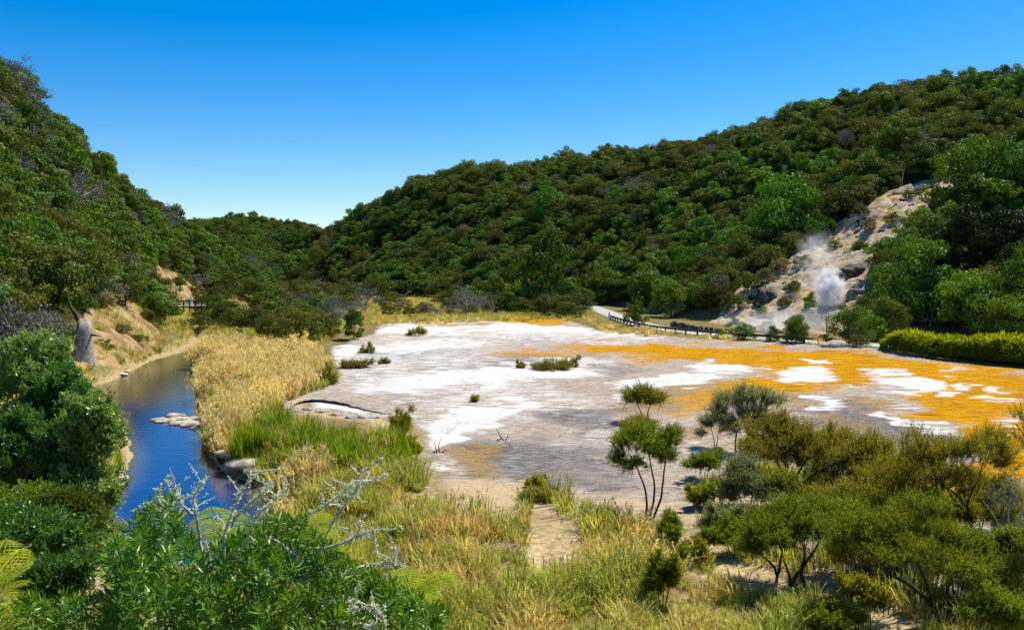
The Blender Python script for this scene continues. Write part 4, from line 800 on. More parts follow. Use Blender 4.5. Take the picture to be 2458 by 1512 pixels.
grass('green_reeds', 'greenreed', [fill([(625, 1035), (680, 1018), (760, 1042), (880, 1054), (985, 1078), (985, 1120), (900, 1130), (800, 1140), (700, 1130), (630, 1085)], 7, 0, clump=.7, seed=3), fill([(480, 1040), (600, 1020), (650, 1090), (640, 1120), (500, 1075)], 5, 0, seed=4), fill([(270, 1090), (330, 1110), (330, 1180), (290, 1200)], 5, -.8, seed=5)], 'bright green reeds crowding the bank beside the crust', .7, 1.15, 2)
FGP = [(640, 1215), (760, 1215), (900, 1215), (1010, 1180), (1060, 1245), (1150, 1265), (1255, 1260), (1265, 1330), (1300, 1385), (1370, 1340), (1440, 1245), (1600, 1295), (1680, 1330), (1790, 1400), (1920, 1440), (2020, 1475), (2080, 1500), (2050, 1700), (300, 1700), (520, 1450)]
grass('dry_grass', 'dry', [fill([(620, 1090), (700, 1050), (985, 1060), (1000, 1180), (900, 1225), (740, 1230), (650, 1190)], 5, 0, clump=.5, seed=21), fill(FGP, 7, 0, clump=.25, seed=6), fill([(420, 742), (700, 735), (850, 790), (760, 840), (640, 840), (560, 822), (450, 812), (385, 835), (330, 850), (380, 800)], 1.1, 0, seed=7), fill([(850, 718), (1090, 712), (1120, 770), (980, 778), (860, 790)], .9, 0, seed=8), fill([(170, 890), (290, 885), (380, 838), (350, 862), (290, 903), (205, 930), (170, 910)], 4, 0, seed=9), fill([(1400, 765), (1480, 790), (1700, 812), (2000, 830), (2000, 838), (1700, 822), (1450, 800)], 1.5, 0, seed=10), fill([(-200, 1000), (190, 930), (200, 985), (280, 1050), (290, 1180), (200, 1250), (-200, 1500)], 3, 0, seed=11)], 'straw-coloured dry grass over the foreground and the valley floor', .6, 1.25, 3)
def fillw(W_, dens, seed):
    r = np.random.default_rng(seed); W_ = np.array(W_); lo, hi = W_.min(0), W_.max(0); P = r.uniform(lo, hi, (int(dens * np.prod(hi - lo)), 2)); k = inside(P[:, 0], P[:, 1], [tuple(p) for p in W_]) & (fbm(P[:, 0] / 3, P[:, 1] / 3, seed, 3) > .46); P = P[k]; return np.concatenate([P, H(P[:, 0], P[:, 1])[:, None] + .1], 1)
grass('mixed_grass', 'mixed', [fillw(CLA, .9, 31), fill(REEDP, 3.2, 0, seed=26), fillw(CLB, 1.2, 32), fillw(SCARW, .12, 33), fill([(640, 1050), (760, 1046), (880, 1056), (985, 1078), (1010, 1180), (900, 1225), (740, 1230), (650, 1190), (620, 1110)], 7, 0, seed=24), fill([(480, 1000), (620, 990), (680, 1020), (760, 1046), (880, 1056), (985, 1078), (1000, 1180), (900, 1225), (740, 1230), (650, 1190), (620, 1090), (500, 1070)], 6, 0, clump=.5, seed=22), fill(FGP, 15, 0, clump=.35, seed=12), fill([(1000, 1170), (1270, 1215), (1280, 1260), (1040, 1250)], 3, 0, clump=.6, seed=27), fill([(1290, 1200), (1600, 1230), (1700, 1300), (1440, 1290)], 3, 0, clump=.6, seed=28), fill([(800, 1400), (2000, 1440), (2000, 1700), (700, 1700)], 5, 0, seed=13), fill([(340, 745), (700, 735), (850, 790), (700, 835), (560, 818), (450, 808), (385, 835), (200, 905), (170, 890)], 1.0, 0, seed=14), fill([(850, 718), (1420, 735), (1430, 770), (980, 778), (860, 790)], .6, 0, seed=15), fill([(690, 935), (790, 900), (800, 925), (700, 960)], 3, 0, seed=16), fill([(490, 985), (600, 975), (700, 985), (660, 1020), (500, 1050)], 5, 0, seed=23), fill([(20, 690), (330, 735), (240, 740), (180, 800), (60, 800)], .8, 2, seed=17),
      fill([(1660, 1330), (1780, 1300), (1900, 1290), (2020, 1330), (2150, 1400), (2300, 1420), (2500, 1420), (2500, 1700), (2050, 1700), (2200, 1480), (2000, 1400), (1800, 1370)], 3, 0, clump=.5, seed=18), fill([(1640, 1180), (1800, 1100), (2000, 1130), (2400, 1200), (2400, 1260), (1900, 1260), (1700, 1280)], 2.5, 0, clump=.4, seed=19)], 'green and tawny grass mixed through the foreground and the stream banks', .6, 1.2, 4)

# ------------------------------------------------------------------ left bank: glossy shrubs, stump, boardwalk
LB = [('tall glossy-leaved shrub topmost of the dark cluster on the left bank', 70, 890, 120, 105, 26.5, 'gloss'), ('broad glossy shrub leaning right over the stream from the left bank', 205, 1035, 95, 95, 24, 'gloss'), ('dark glossy shrub lowest of the cluster at the left edge', 40, 1080, 110, 110, 23.5, 'dark'), ('dark shrub filling the middle of the glossy cluster on the left bank', 140, 960, 90, 80, 25.5, 'dark'), ('glossy shrub beyond the left edge behind the dark cluster', -120, 960, 130, 130, 27, 'gloss')]
for i, (lab, px, py, rx, ry, D, kd) in enumerate(LB):
    x = (px - CX) / F * D; b = project(np.array([x]), np.array([float(D)]), np.array([h1(x, D)])); by = float(b[1][0])
    fine_tree('glossy_shrub', lab, (px, by), [[(px, by), (px + 10, (by + py) / 2), (px + rx * .3, py)], [(px - 5, by), (px - 20, (by + py) / 2), (px - rx * .4, py)], [(px + 4, by), (px, py - ry * .3)]],
              [(px, py, rx * .8, ry * .9), (px - rx * .5, py + ry * .2, rx * .5, ry * .6), (px + rx * .5, py + ry * .25, rx * .5, ry * .6), (px + rx * .2, py - ry * .4, rx * .5, ry * .5), (px, (by + py) / 2 + 20, rx * .95, (by - py) / 2 + 5), (px + rx * .3, by - 30, rx * .8, 40)], D, kd, 420, 45, .13, .05, .17, .06, seed=400 + i, cat='shrub', Doff=.7)
for i, (lab, px, py, rx, ry, D, kd) in enumerate([('light green shrub below the glossy cluster at the left edge', 60, 1235, 90, 32, 21, 'bright'), ('pale green shrub over the brown bank below the glossy cluster', 160, 1225, 60, 30, 20.5, 'green'), ('dark bush in the shaded hollow at bottom left', 70, 1300, 90, 40, 17, 'dark'), ('green bush at the bottom edge left of the sandy bank', 130, 1400, 70, 40, 15, 'dark')]):
    bush(lab, px, py, rx, ry, kd, D, 430 + i, 150, 60, L=.1, Wd=.04, spread=.3)
place_tree('olive', 8, 795, 150, 150, 'dark olive tree nearest the left edge just above the glossy cluster', name='tree', cat='tree', D=70, v=1)
place_tree('olive', 35, 720, 150, 130, 'dark olive tree above the one nearest the left edge', name='tree', cat='tree', D=80, v=2)
place_tree('olive', -20, 640, 170, 150, 'dark olive tree cut by the left edge halfway up the frame', name='tree', cat='tree', D=86, v=0)
place_tree('green', 95, 775, 120, 110, 'green shrubby tree right of the shaded tree at the left edge', D=76)
place_tree('grey', 150, 690, 90, 90, 'grey lichened tree over the top of the stump', D=88)
place_tree('grey', 255, 735, 70, 110, 'grey twiggy shrub on top of the nearer tan bank', D=97, v=1)
place_tree('olive', 300, 735, 75, 70, 'dark olive shrub on top of the nearer tan bank beside the grey twiggy one', D=100, v=2)
def stump():
    D = 73.0; g = Geo(); px, py = 198, 880; b = at_d(px, py, D); z = h1(b[0], b[1]); r = np.random.default_rng(3); th = np.arange(12) * math.pi / 6; ring = []
    tops = 1 + .035 * np.sin(th * 2) + .03 * r.normal(size=12)
    for k, (t, ra) in enumerate(((0, 1.1), (.25, .85), (.5, .75), (.75, .68), (1, .55))):
        zz = z - .3 + 4.0 * t * (tops if t == 1 else 1); rr = ra * (1 + .13 * np.sin(th * 3 + 1) + .06 * r.normal(size=12)); ring.append(np.stack([b[0] + np.cos(th) * rr + .25 * t, b[1] + np.sin(th) * rr, np.broadcast_to(zz, (12,))], -1))
    V = np.concatenate(ring + [ring[-1] * [1, 1, 1] * .0 + ring[-1].mean(0)]); Q = [(k * 12 + i, k * 12 + (i + 1) % 12, (k + 1) * 12 + (i + 1) % 12, (k + 1) * 12 + i) for k in range(5) for i in range(12)]
    g.add(V, Q); o = empty('tree_stump', (b[0], b[1], z)); of = (b[0], b[1], z); link('trunk', g.mesh('trunk', STUMP, True, of), o)
    g = Geo(); c = np.array([b[0], b[1], z + 3.4]); g.tube([c, c + [-.5, .1, 1.0], c + [-1.0, .2, 1.6], c + [-1.3, .2, 2.6]], [.3, .22, .14, .05], 6); g.tube([c + [.1, 0, -1], c + [.9, 0, -.9], c + [1.6, 0, -1.0]], [.2, .13, .05], 6)
    link('limb', g.mesh('limb', BARK, True, of), o); tag(o, 'thick grey broken tree stump with dark limbs on the left stream bank', 'tree stump')
stump()
def boardwalk():
    L0 = hit(352, 744, 100, 260); L1 = hit(496, 741, 100, 260); L1[1] = L0[1] + 6; L1[0] = (496 - CX) / F * L1[1]; z = max(h1(*L0[:2]), h1(*L1[:2])) + .1; d = L1 - L0; ln = math.hypot(d[0], d[1]); a = math.atan2(d[1], d[0])
    o = empty('boardwalk', (L0[0], L0[1], z)); n = 11
    def at(t, back=0): return np.array([t * ln * math.cos(a) - back * math.sin(a), t * ln * math.sin(a) + back * math.cos(a), 0])
    link('deck', Geo().box(at(.5, .9) + [0, 0, .25], (ln, 1.7, .14), a).mesh('deck', DECK), o)
    g = Geo(); g.box(at(.5) + [0, 0, 1.12], (ln + .3, .14, .17), a); g.box(at(.5) + [0, 0, .12], (ln, .1, .14), a); link('rail', g.mesh('rail', WOOD), o)
    for i in range(n): link('post', Geo().box(at(i / (n - 1), -.08) + [0, 0, .25], (.17, .16, 1.75), a).mesh('post', WOOD), o)
    tag(o, 'low timber boardwalk with dark rail below the farther tan bank', 'boardwalk')
    p = at(.8, 1.9); s = link('marker_post', Geo().box((0, 0, .75), (.32, .16, 1.5)).box((0, -.09, 1.25), (.2, .03, .25)).mesh('marker_post', WHITE), None, (L0[0] + p[0], L0[1] + p[1], z + .2)); tag(s, 'white marker post standing behind the boardwalk rail', 'marker post')
boardwalk()

# ------------------------------------------------------------------ road edge: guard rail, marker, log bollards
cpx = CX + F * RC[:, 0] / RC[:, 1]
def offset_line(lo, hi, off):
    k = (cpx > lo) & (cpx < hi); P = RC[k]; nn = Nd[k]; sg = np.where((nn * (-P)).sum(1) > 0, 1, -1)[:, None]; return spline(P + nn * sg * off, 200)
def rail():
    P = offset_line(1500, 1980, 2.5); z = H(P[:, 0], P[:, 1]); P3 = np.concatenate([P, z[:, None]], 1); o = empty('guard_rail', tuple(P3[0])); of = P3[0]
    g = Geo(); w = .16; up = np.array([0, 0, 1.0]); T = unit(np.gradient(P3, axis=0)); n_ = np.stack([-T[:, 1], T[:, 0], 0 * T[:, 0]], -1)
    c = P3 + up * .60; V = np.stack([c - n_ * .06 - up * .14, c + n_ * .06 - up * .14, c + n_ * .06 + up * .14, c - n_ * .06 + up * .14], 1); i = np.arange(len(P) - 1)[:, None] * 4; j = np.arange(4)[None]
    Q = np.stack([i + j, i + (j + 1) % 4, i + 4 + (j + 1) % 4, i + 4 + j], -1).reshape(-1, 4); g.add(V.reshape(-1, 3), np.concatenate([Q, [[0, 1, 2, 3]], [[len(P) * 4 - 1 - q for q in range(4)]]])); link('rail', g.mesh('rail', WOOD, False, of), o)
    s = np.concatenate([[0], np.cumsum(np.linalg.norm(np.diff(P, axis=0), axis=1))])
    for t in np.arange(.3, s[-1], 2.1):
        q = [np.interp(t, s, P3[:, k]) for k in range(3)]; link('post', Geo().box((0, 0, .2), (.2, .2, .88)).mesh('post', WOOD), o, tuple(np.array(q) - of))
    tag(o, 'low dark timber guard rail along the near edge of the road', 'guard rail')
    q = P3[2] + np.array([-.4, -.8, 0]); m_ = empty('marker_post', tuple(q)); link('post', Geo().box((0, 0, .62), (.26, .13, 1.25)).mesh('post', WHITE), m_); link('reflector', Geo().box((0, -.08, 1.0), (.16, .03, .16)).mesh('reflector', WOOD), m_); tag(m_, 'white roadside marker post in front of the guard rail end', 'marker post')
    B = offset_line(1560, 1700, -3.2); r = np.random.default_rng(8)
    for i in range(13):
        b = B[int(4 + i * 190 / 13)]; hgt = r.uniform(.55, .85); g = Geo(); g.tube([(0, 0, -.2), (0, 0, hgt * .6), (.02, 0, hgt), (.02, 0, hgt + .02)], [.32, .3, .29, .02], 10)
        k = link('log_bollard', g.mesh('log_bollard', STONED if i % 3 else BARKG, True), None, (b[0], b[1], h1(b[0], b[1]))); tag(k, 'short brown log bollard in the row along the far side of the road', 'bollard', 'log bollards along the far side of the road')
rail()
# ------------------------------------------------------------------ hedge
def hedge():
    r = np.random.default_rng(77); A0 = np.array([*((2128 - CX) / F * 87.5, 87.5)]) if False else np.array([(2132 - CX) / F * 86.0, 86.0]); A1 = np.array([(2620 - CX) / F * 70.0, 70.0]); d = A1 - A0; ln = np.linalg.norm(d); d /= ln; nn = np.array([-d[1], d[0]]); nn *= -1 if nn @ (-A0) < 0 else 1
    n = 17000; t = r.random(n) * ln; ang = r.uniform(-.15, math.pi + .15, n); endf = np.clip(np.minimum(t, 3) / 3, 0, 1) ** .5
    hh = (1.6 + .35 * (t / ln) + 1.3 * (fbm(t / 2.2, t * 0 + 3, 5) - .5)) * (.35 + .65 * endf); wd = 1.7 * (.5 + .5 * endf)
    rad = .78 + .28 * r.random(n) + .55 * (fbm(t * .9, ang * 1.6, 9, 3) - .5); prof = np.sign(np.cos(ang)) * np.abs(np.cos(ang)) ** .7
    x = A0[0] + d[0] * t + nn[0] * prof * wd * rad; y = A0[1] + d[1] * t + nn[1] * prof * wd * rad; z = h1(*A0) + .08 + hh * np.abs(np.sin(ang)) ** .6 * np.sign(np.sin(ang) + .2) * rad
    C = np.stack([x, y, np.maximum(z, .05)], -1); out = np.stack([nn[0] * prof, nn[1] * prof, np.sin(ang)], -1); D_ = unit(out * .7 + r.normal(size=C.shape) * .55 + np.array([0, 0, -.15]))
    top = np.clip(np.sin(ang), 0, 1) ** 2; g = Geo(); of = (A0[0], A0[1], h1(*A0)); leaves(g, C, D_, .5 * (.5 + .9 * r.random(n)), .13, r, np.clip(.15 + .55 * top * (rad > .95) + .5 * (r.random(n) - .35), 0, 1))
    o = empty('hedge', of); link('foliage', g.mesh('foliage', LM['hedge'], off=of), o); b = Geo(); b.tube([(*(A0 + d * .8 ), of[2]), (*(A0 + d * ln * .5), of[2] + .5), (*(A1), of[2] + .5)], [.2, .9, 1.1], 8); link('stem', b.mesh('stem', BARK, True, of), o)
    tag(o, 'long low yellow-green hedge between the orange crust and the road', 'hedge')
hedge()
for i, (px, pc, rp, D, kd) in enumerate([(1790, 818, 26, 97, 'bright'), (1860, 822, 22, 95, 'green'), (1915, 826, 24, 93, 'green'), (1985, 832, 20, 91, 'olive'), (2060, 838, 26, 88, 'olive'), (1730, 812, 16, 100, 'olive'), (2085, 800, 50, 99, 'bright'), (1845, 800, 24, 106, 'bright'), (1770, 795, 22, 111, 'green')]):
    place_tree(kd, px, 0, rp * 1.3, rp * 2, ['light green low bush on the crust edge, leftmost before the hedge', 'green low bush on the crust edge, second before the hedge', 'green low bush on the crust edge near a pale rock', 'olive low bush on the crust edge below the steam', 'olive bush touching the left end of the hedge', 'small olive tuft at the right end of the guard rail', 'yellow-green ferny bush behind the left end of the hedge', 'yellow-green bush across the road from the crust edge', 'green bush across the road below the dark cave'][i], D=D, v=i)
# ------------------------------------------------------------------ rocks: cave boulders on the scar, ledge on the crust, stones in the stream
def rock_mesh(seed, s, flat=1.0, sub=14, rough=.35):
    r = np.random.default_rng(seed); u_, v_ = np.meshgrid(np.linspace(0, 2 * math.pi, sub * 2, endpoint=False), np.linspace(0, math.pi, sub)); V = np.stack([np.cos(u_) * np.sin(v_), np.sin(u_) * np.sin(v_), np.cos(v_)], -1).reshape(-1, 3)
    nz = fbm(V[:, 0] * 1.6 + V[:, 2] + seed, V[:, 1] * 1.6 - V[:, 2] * .7, seed, 4); rd = 1 + rough * 2 * (nz - .5); V = V * rd[:, None] * np.array(s) * [1, 1, flat]
    i = np.arange(sub * sub * 2).reshape(sub, sub * 2); i2 = np.roll(i, -1, 1); Q = np.stack([i[:-1], i[1:], i2[1:], i2[:-1]], -1).reshape(-1, 4); return V, Q
def rock(name, label, px, py, size, m, D=None, flat=.8, seed=0, group=None, lift=0, d0=90, rough=.35):
    p = hit(px, py, d0, 260, 700) if D is None else at_d(px, py, D); z = h1(p[0], p[1]) + lift; V, Q = rock_mesh(seed, size, flat, 14, rough); o = link(name, mesh_np(name, V, Q, m, None, True), None, (p[0], p[1], z)); return tag(o, label, 'rock', group)
rock('boulder', 'dark overhanging boulder with a cave-like face at the left foot of the scar', 1842, 722, (2.0, 1.4, 2.3), STONED, seed=2, rough=.7)
0 and rock('boulder', 'grey boulder above the main steam plume on the scar', 2000, 640, (3.2, 2.4, 2.8), rock_mat('rock_grey', ((.16, .14, .11), (.30, .26, .20), (.22, .19, .12), (.05, .045, .04)), .6), seed=4)
rock('boulder', 'dark rock wall right of the steam plume on the scar', 2055, 655, (2.6, 1.6, 1.6), STONED, seed=6, rough=.8)
rock('boulder', 'blue-grey slab low on the right side of the scar', 2075, 700, (2.2, 1.6, 1.2), rock_mat('rock_blue_grey', ((.20, .21, .23), (.36, .37, .39), (.28, .27, .26), (.07, .07, .07)), .7), seed=9, rough=.8)
rock('boulder', 'dark rock under the steaming vent on the scar', 1995, 745, (1.8, 1.3, 1.6), STONED, seed=12, rough=.8)
rock('boulder', 'pale rock at the crust edge near the left end of the hedge', 2000, 838, (1.5, 1.0, .8), STONE, D=88.5, seed=15)
0 and rock('boulder', 'mossy brown mound left of the dark cave boulder', 1795, 710, (3.4, 2.0, 2.2), CLIFF, seed=18)
for i, (px, py, s) in enumerate([(2120, 560, .5), (2060, 575, .4), (2150, 520, .6), (2190, 500, .5), (2100, 600, .45), (2030, 590, .4), (2210, 470, .5), (2240, 455, .6), (2140, 590, .4), (1940, 650, .5), (1910, 690, .6), (1890, 720, .5), (2080, 530, .5), (2165, 485, .4)]):
    rock('loose_rock', 'dark loose rock lying on the bare scar', px, py, (s * 1.6, s * 1.3, s * 1.3), STONED, seed=30 + i, group='dark loose rocks on the bare scar', lift=.3)
CRUST = rock_mat('crust_rock', ((.62, .58, .52), (.78, .75, .70), (.55, .47, .38), (.40, .37, .34)), 1.2)
def ledge():
    px = np.array([690, 712, 740, 775, 810, 850, 890, 925]); py = np.array([985, 971, 966, 966, 970, 980, 989, 994]); B = spline(at_z(px, py, 0.0)[:, :2], 48); n = len(B); T = unit(np.gradient(B, axis=0)); nn = np.stack([-T[:, 1], T[:, 0]], -1); sg = np.sign((nn * B).sum(1)); nn *= sg[:, None]
    s = np.sin(np.linspace(.18, math.pi - .05, n)) ** .6; s = s * np.linspace(1.15, .55, n); wob = (fbm(np.arange(n) / 3.0, np.zeros(n), 4) - .5) * .4; wob2 = (fbm(np.arange(n) / 1.3, np.zeros(n), 14) - .5)
    prof = [(5.5, -.05), (2.5, .10), (.6, .20), (.0, .22), (-.10, .18), (.15, .14), (1.1, .09), (1.2, -.3)]
    V = np.stack([np.concatenate([B + nn * ((o + wob) * 1.0)[:, None] if k < 99 else B, ((z + .1 * wob2 * (k in (2, 3, 4))) * s)[:, None] + .02], 1) for k, (o, z) in enumerate(prof)], 1)
    i = np.arange(n * 8).reshape(n, 8); Q = np.stack([i[:-1, :-1], i[:-1, 1:], i[1:, 1:], i[1:, :-1]], -1).reshape(-1, 4); o = link('crust_ledge', mesh_np('crust_ledge', V.reshape(-1, 3), Q, TERR, None, True)); tag(o, 'undercut ledge of pale crust with a dark gap beneath, by the reeds', 'rock ledge')
    for k, (a, b, w) in enumerate([(735, 985, .55), (775, 990, .5), (815, 998, .6), (860, 1004, .75), (895, 1004, .6), (715, 990, .4)]):
        rock('crust_rock', 'white lump of crust lying in front of the undercut ledge', a, b, (w * .9, w * .6, w * .36), CRUST, D=at_z(a, b, 0)[1], seed=60 + k, group='white crust lumps in front of the ledge', rough=.6)
ledge()
r_ = np.random.default_rng(12)
for i in range(26):
    px, py = 445 + r_.normal() * 32, 1012 + r_.normal() * 10; p = at_z(px, py, WATER); s = r_.uniform(.18, .55)
    V, Q = rock_mesh(200 + i, (s * 1.4, s, s * .35), 1, 9); o = link('stone', mesh_np('stone', V, Q, STONE, None, True), None, (p[0], p[1], WATER + .03)); tag(o, 'flat pale stone breaking the surface of the stream', 'stone', 'flat stones in the stream')
for i, (px, py, s) in enumerate([(560, 1090, .7), (600, 1120, .9), (625, 1135, .6), (290, 900, .5), (300, 893, .35), (180, 1170, .6), (270, 1150, .5), (690, 1215, .3)]):
    p = hit(px, py, 20, 120); V, Q = rock_mesh(240 + i, (s * 1.4, s, s * .3), 1, 10); o = link('bank_rock', mesh_np('bank_rock', V, Q, STONE, None, True), None, (p[0], p[1], h1(p[0], p[1]) + .05)); tag(o, 'pale rock on the edge of the stream bank', 'rock', 'pale rocks on the stream banks')
def twigs(label, px, py, lines, seed):
    p = at_z(px, py, 0); m = p[1] / F; g = Geo(); r = np.random.default_rng(seed)
    for ln_ in lines: g.tube([np.array([(a - px) * m, r.normal() * .1, (py - b) * m]) for a, b in ln_], np.linspace(.035, .012, len(ln_)), 5)
    tag(link('dead_twigs', g.mesh('dead_twigs', BARK, True), None, tuple(np.append(p[:2], h1(p[0], p[1])))), label, 'dead branch')
twigs('small dead twigs with two upright prongs on the white mound', 1055, 1085, [[(1055, 1087), (1052, 1068), (1060, 1048)], [(1050, 1087), (1045, 1072), (1042, 1060)], [(1035, 1086), (1050, 1080), (1070, 1087)], [(1060, 1087), (1068, 1078), (1078, 1082)]], 1)
twigs('dead branch pointing up left on the grey crust', 1205, 1055, [[(1210, 1057), (1200, 1042), (1190, 1024)], [(1212, 1057), (1222, 1040)], [(1190, 1056), (1205, 1050), (1215, 1058)], [(1204, 1050), (1196, 1052)]], 2)
twigs('leaning dead stick on the white crust near its left corner', 845, 872, [[(838, 878), (850, 858), (862, 850)], [(845, 868), (840, 860)]], 3)
def dead_shrub(label, px, py, w, h, D, m=PALE, seed=0, n=60, name='dead_shrub', r0=.06):
    b = np.array([(px - CX) / F * D, D, h1((px - CX) / F * D, D)]); mm = D / F; r = np.random.default_rng(seed); k = ball(n, r, .4); tg = b + np.array([0, 0, h * mm * .55]) + k * np.array([w * mm / 2, w * mm / 2, h * mm * .5]); tg[:, 2] = np.maximum(tg[:, 2], b[2] + .2)
    tr = [[b - [0, 0, .2], b + [.1, 0, h * mm * .3], b + [r.normal() * .3, 0, h * mm * .7]] for _ in range(3)]; g = skeleton(tr, list(tg), r, r0, .022); tag(link(name, g.mesh(name, m, True, b), None, tuple(b)), label, 'dead shrub' if h < 150 else 'dead tree')
dead_shrub('wide leafless grey shrub at the back edge of the crust', 1120, 768, 70, 90, 146, PALE, 1, 80)
dead_shrub('leafless grey bush right of the wide leafless shrub', 1160, 768, 50, 60, 146, BARKG, 2, 60)
dead_shrub('thin bleached sapling leaning beside the leafless shrubs', 1182, 762, 24, 50, 148, PALE, 3, 14)
dead_shrub('bare white-limbed tree spreading over the upper edge of the scar', 2060, 520, 90, 90, 150, PALE, 4, 60, 'dead_tree')
dead_shrub('bleached dead trunk standing above the top of the scar', 2210, 430, 50, 150, 172, PALE, 5, 90, 'dead_tree')
dead_shrub('thin crooked dead sapling left of the bleached trunk above the scar', 2158, 440, 22, 75, 168, PALE, 6, 10, 'dead_tree')
dead_shrub('spindly bare tree at the foot of the scar by the road', 1985, 812, 60, 80, 99, BARKG, 7, 60, 'dead_tree')
dead_shrub('white-branched dead tree low on the left hill above the stump', 115, 690, 40, 70, 90, PALE, 8, 30, 'dead_tree')
dead_shrub('bleached spreading dead tree halfway up the left hill', 90, 530, 110, 70, 112, PALE, 9, 70, 'dead_tree')
dead_shrub('dead grey tree among the green crowns high on the left hill', 130, 360, 80, 110, 140, BARKG, 10, 90, 'dead_tree')
# ------------------------------------------------------------------ steam
def steam(label, px, py, D, rx, ry, dens, seed):
    m = D / F; c = at_d(px, py, D); V, Q = rock_mesh(seed, (rx * m, rx * m * .8, ry * m), 1, 16, .25); mt = bpy.data.materials.new('steam'); mt.use_nodes = True; t = mt.node_tree; t.nodes.clear()
    out = t.nodes.new('ShaderNodeOutputMaterial'); pv = N(t, 'ShaderNodeVolumePrincipled'); pv.inputs['Color'].default_value = (.97, .97, .98, 1); pv.inputs['Anisotropy'].default_value = .2
    tc = t.nodes.new('ShaderNodeTexCoord'); mp = t.nodes.new('ShaderNodeMapping'); mp.inputs['Scale'].default_value = (1 / (rx * m), 1 / (rx * m * .8), 1 / (ry * m)); t.links.new(tc.outputs['Object'], mp.inputs[0])
    ln_ = N(t, 'ShaderNodeVectorMath', operation='LENGTH'); t.links.new(mp.outputs[0], ln_.inputs[0]); fo = N(t, 'ShaderNodeMapRange', interpolation_type='SMOOTHSTEP'); t.links.new(ln_.outputs['Value'], fo.inputs[0]); fo.inputs[1].default_value = 1.0; fo.inputs[2].default_value = .2
    nz = noise(t, 2.3 / (rx * m), 6, tc.outputs['Object']); k = ramp(t, nz, .40, .62); mu = N(t, 'ShaderNodeMath', operation='MULTIPLY'); t.links.new(fo.outputs[0], mu.inputs[0]); t.links.new(k, mu.inputs[1])
    m2 = N(t, 'ShaderNodeMath', operation='MULTIPLY'); t.links.new(mu.outputs[0], m2.inputs[0]); m2.inputs[1].default_value = dens; t.links.new(m2.outputs[0], pv.inputs['Density']); t.links.new(pv.outputs[0], out.inputs['Volume'])
    tag(link('steam', mesh_np('steam', V, Q, mt, None, True), None, tuple(c)), label, None, None, 'stuff')
steam('dense white steam rising from the vent on the scar', 1990, 690, 104, 44, 60, 5.0, 1)
steam('thin steam drifting up the scar', 1965, 630, 112, 66, 95, .22, 2)
steam('bluish wisp of steam at the left edge of the scar', 1952, 590, 116, 46, 40, .3, 3)
steam('low veil of steam over the road at the foot of the scar', 1870, 775, 103, 140, 40, .3, 4)
steam('low steam below the vent', 1975, 755, 103, 55, 40, .5, 5)

# ------------------------------------------------------------------ nearest plants on the slope under the viewpoint
def near_shrub(label, region, top, Dr, kd, n, seed, L=.10, W_=.02, wh=22):
    r = np.random.default_rng(seed); tx = np.array([t[0] for t in top], float); ty = np.array([t[1] for t in top], float); T = []
    while len(T) < n:
        px = r.uniform(*region); y0 = np.interp(px, tx, ty); py = y0 + (r.random() ** 1.4) * 330 + 6; D = r.uniform(*Dr) - (py - y0) * .004
        p = at_d(px, py, D)
        if p[2] > h1(p[0], p[1]) + .1: T.append(p)
    T = np.array(T); b = np.array([T[:, 0].mean(), T[:, 1].mean() , 0]); b[2] = h1(b[0], b[1]); 
    roots = [[b + [dx, dy, -.3], b * .55 + T[i] * .45 + [0, 0, -.25], T[i] - [0, 0, .4]] for dx, dy, i in ((-.3, .1, 3), (.2, 0, 9), (0, .2, 15), (.5, .1, 21), (-.6, 0, 27))]
    sk = skeleton(roots, list(T), r, .035, .006); g = Geo(); k = len(T); C = np.repeat(T, wh, 0); ph = np.tile(np.arange(wh) * 2.39996, k); ax = unit(r.normal(size=(k, 3)) * .45 + np.array([0, 0, 1])); A = np.repeat(ax, wh, 0)
    s1 = unit(np.cross(A, [.3, .9, .1])); s2 = np.cross(A, s1); el = np.tile(np.linspace(-.15, 1.1, wh), k) + r.normal(size=k * wh) * .15; Dn = unit((s1 * np.cos(ph)[:, None] + s2 * np.sin(ph)[:, None]) * np.cos(el)[:, None] + A * np.sin(el)[:, None])
    C = C + A * (np.tile(np.linspace(-.10, .03, wh), k))[:, None]; leaves(g, C, Dn, L * (.7 + .5 * r.random(len(C))), W_ * (.8 + .4 * r.random(len(C))), r, np.clip(np.repeat(r.random(k), wh) * .5 + .5 * r.random(len(C)), 0, 1), bend=.08)
    o = empty('leafy_shrub', tuple(b)); link('foliage', g.mesh('foliage', LM[kd], off=b), o); link('stem', sk.mesh('stem', BARKG, True, off=b), o); tag(o, label, 'shrub')
near_shrub('lance-leaved green shrub at the left of the bottom centre, in front of the stream', (255, 640), [(250, 1330), (300, 1265), (350, 1210), (400, 1195), (440, 1270), (480, 1300), (560, 1290), (640, 1250)], (6.6, 8.6), 'lance', 330, 1, .115, .027, 20)
near_shrub('lance-leaved green shrub among lichened branches, right of the one before the stream', (600, 900), [(600, 1270), (650, 1240), (720, 1235), (760, 1290), (840, 1350), (900, 1370)], (6.6, 8.8), 'lance', 330, 2, .115, .027, 20)
near_shrub('low dark lance-leaved shrub at the bottom edge below the lichened branches', (820, 1060), [(820, 1390), (900, 1380), (980, 1420), (1060, 1470)], (6.8, 8.4), 'lance', 150, 3, .115, .027, 20)
near_shrub('leafy green sprigs in the bottom left corner beside the yellow fern', (110, 290), [(110, 1420), (180, 1425), (250, 1440), (290, 1420)], (6.5, 8), 'lance', 120, 4, .115, .026, 20)
near_shrub('green shrub in the very corner below the yellow fern', (-120, 120), [(-120, 1400), (0, 1440), (120, 1440)], (6.2, 7.6), 'lance', 110, 5, .115, .026, 20)
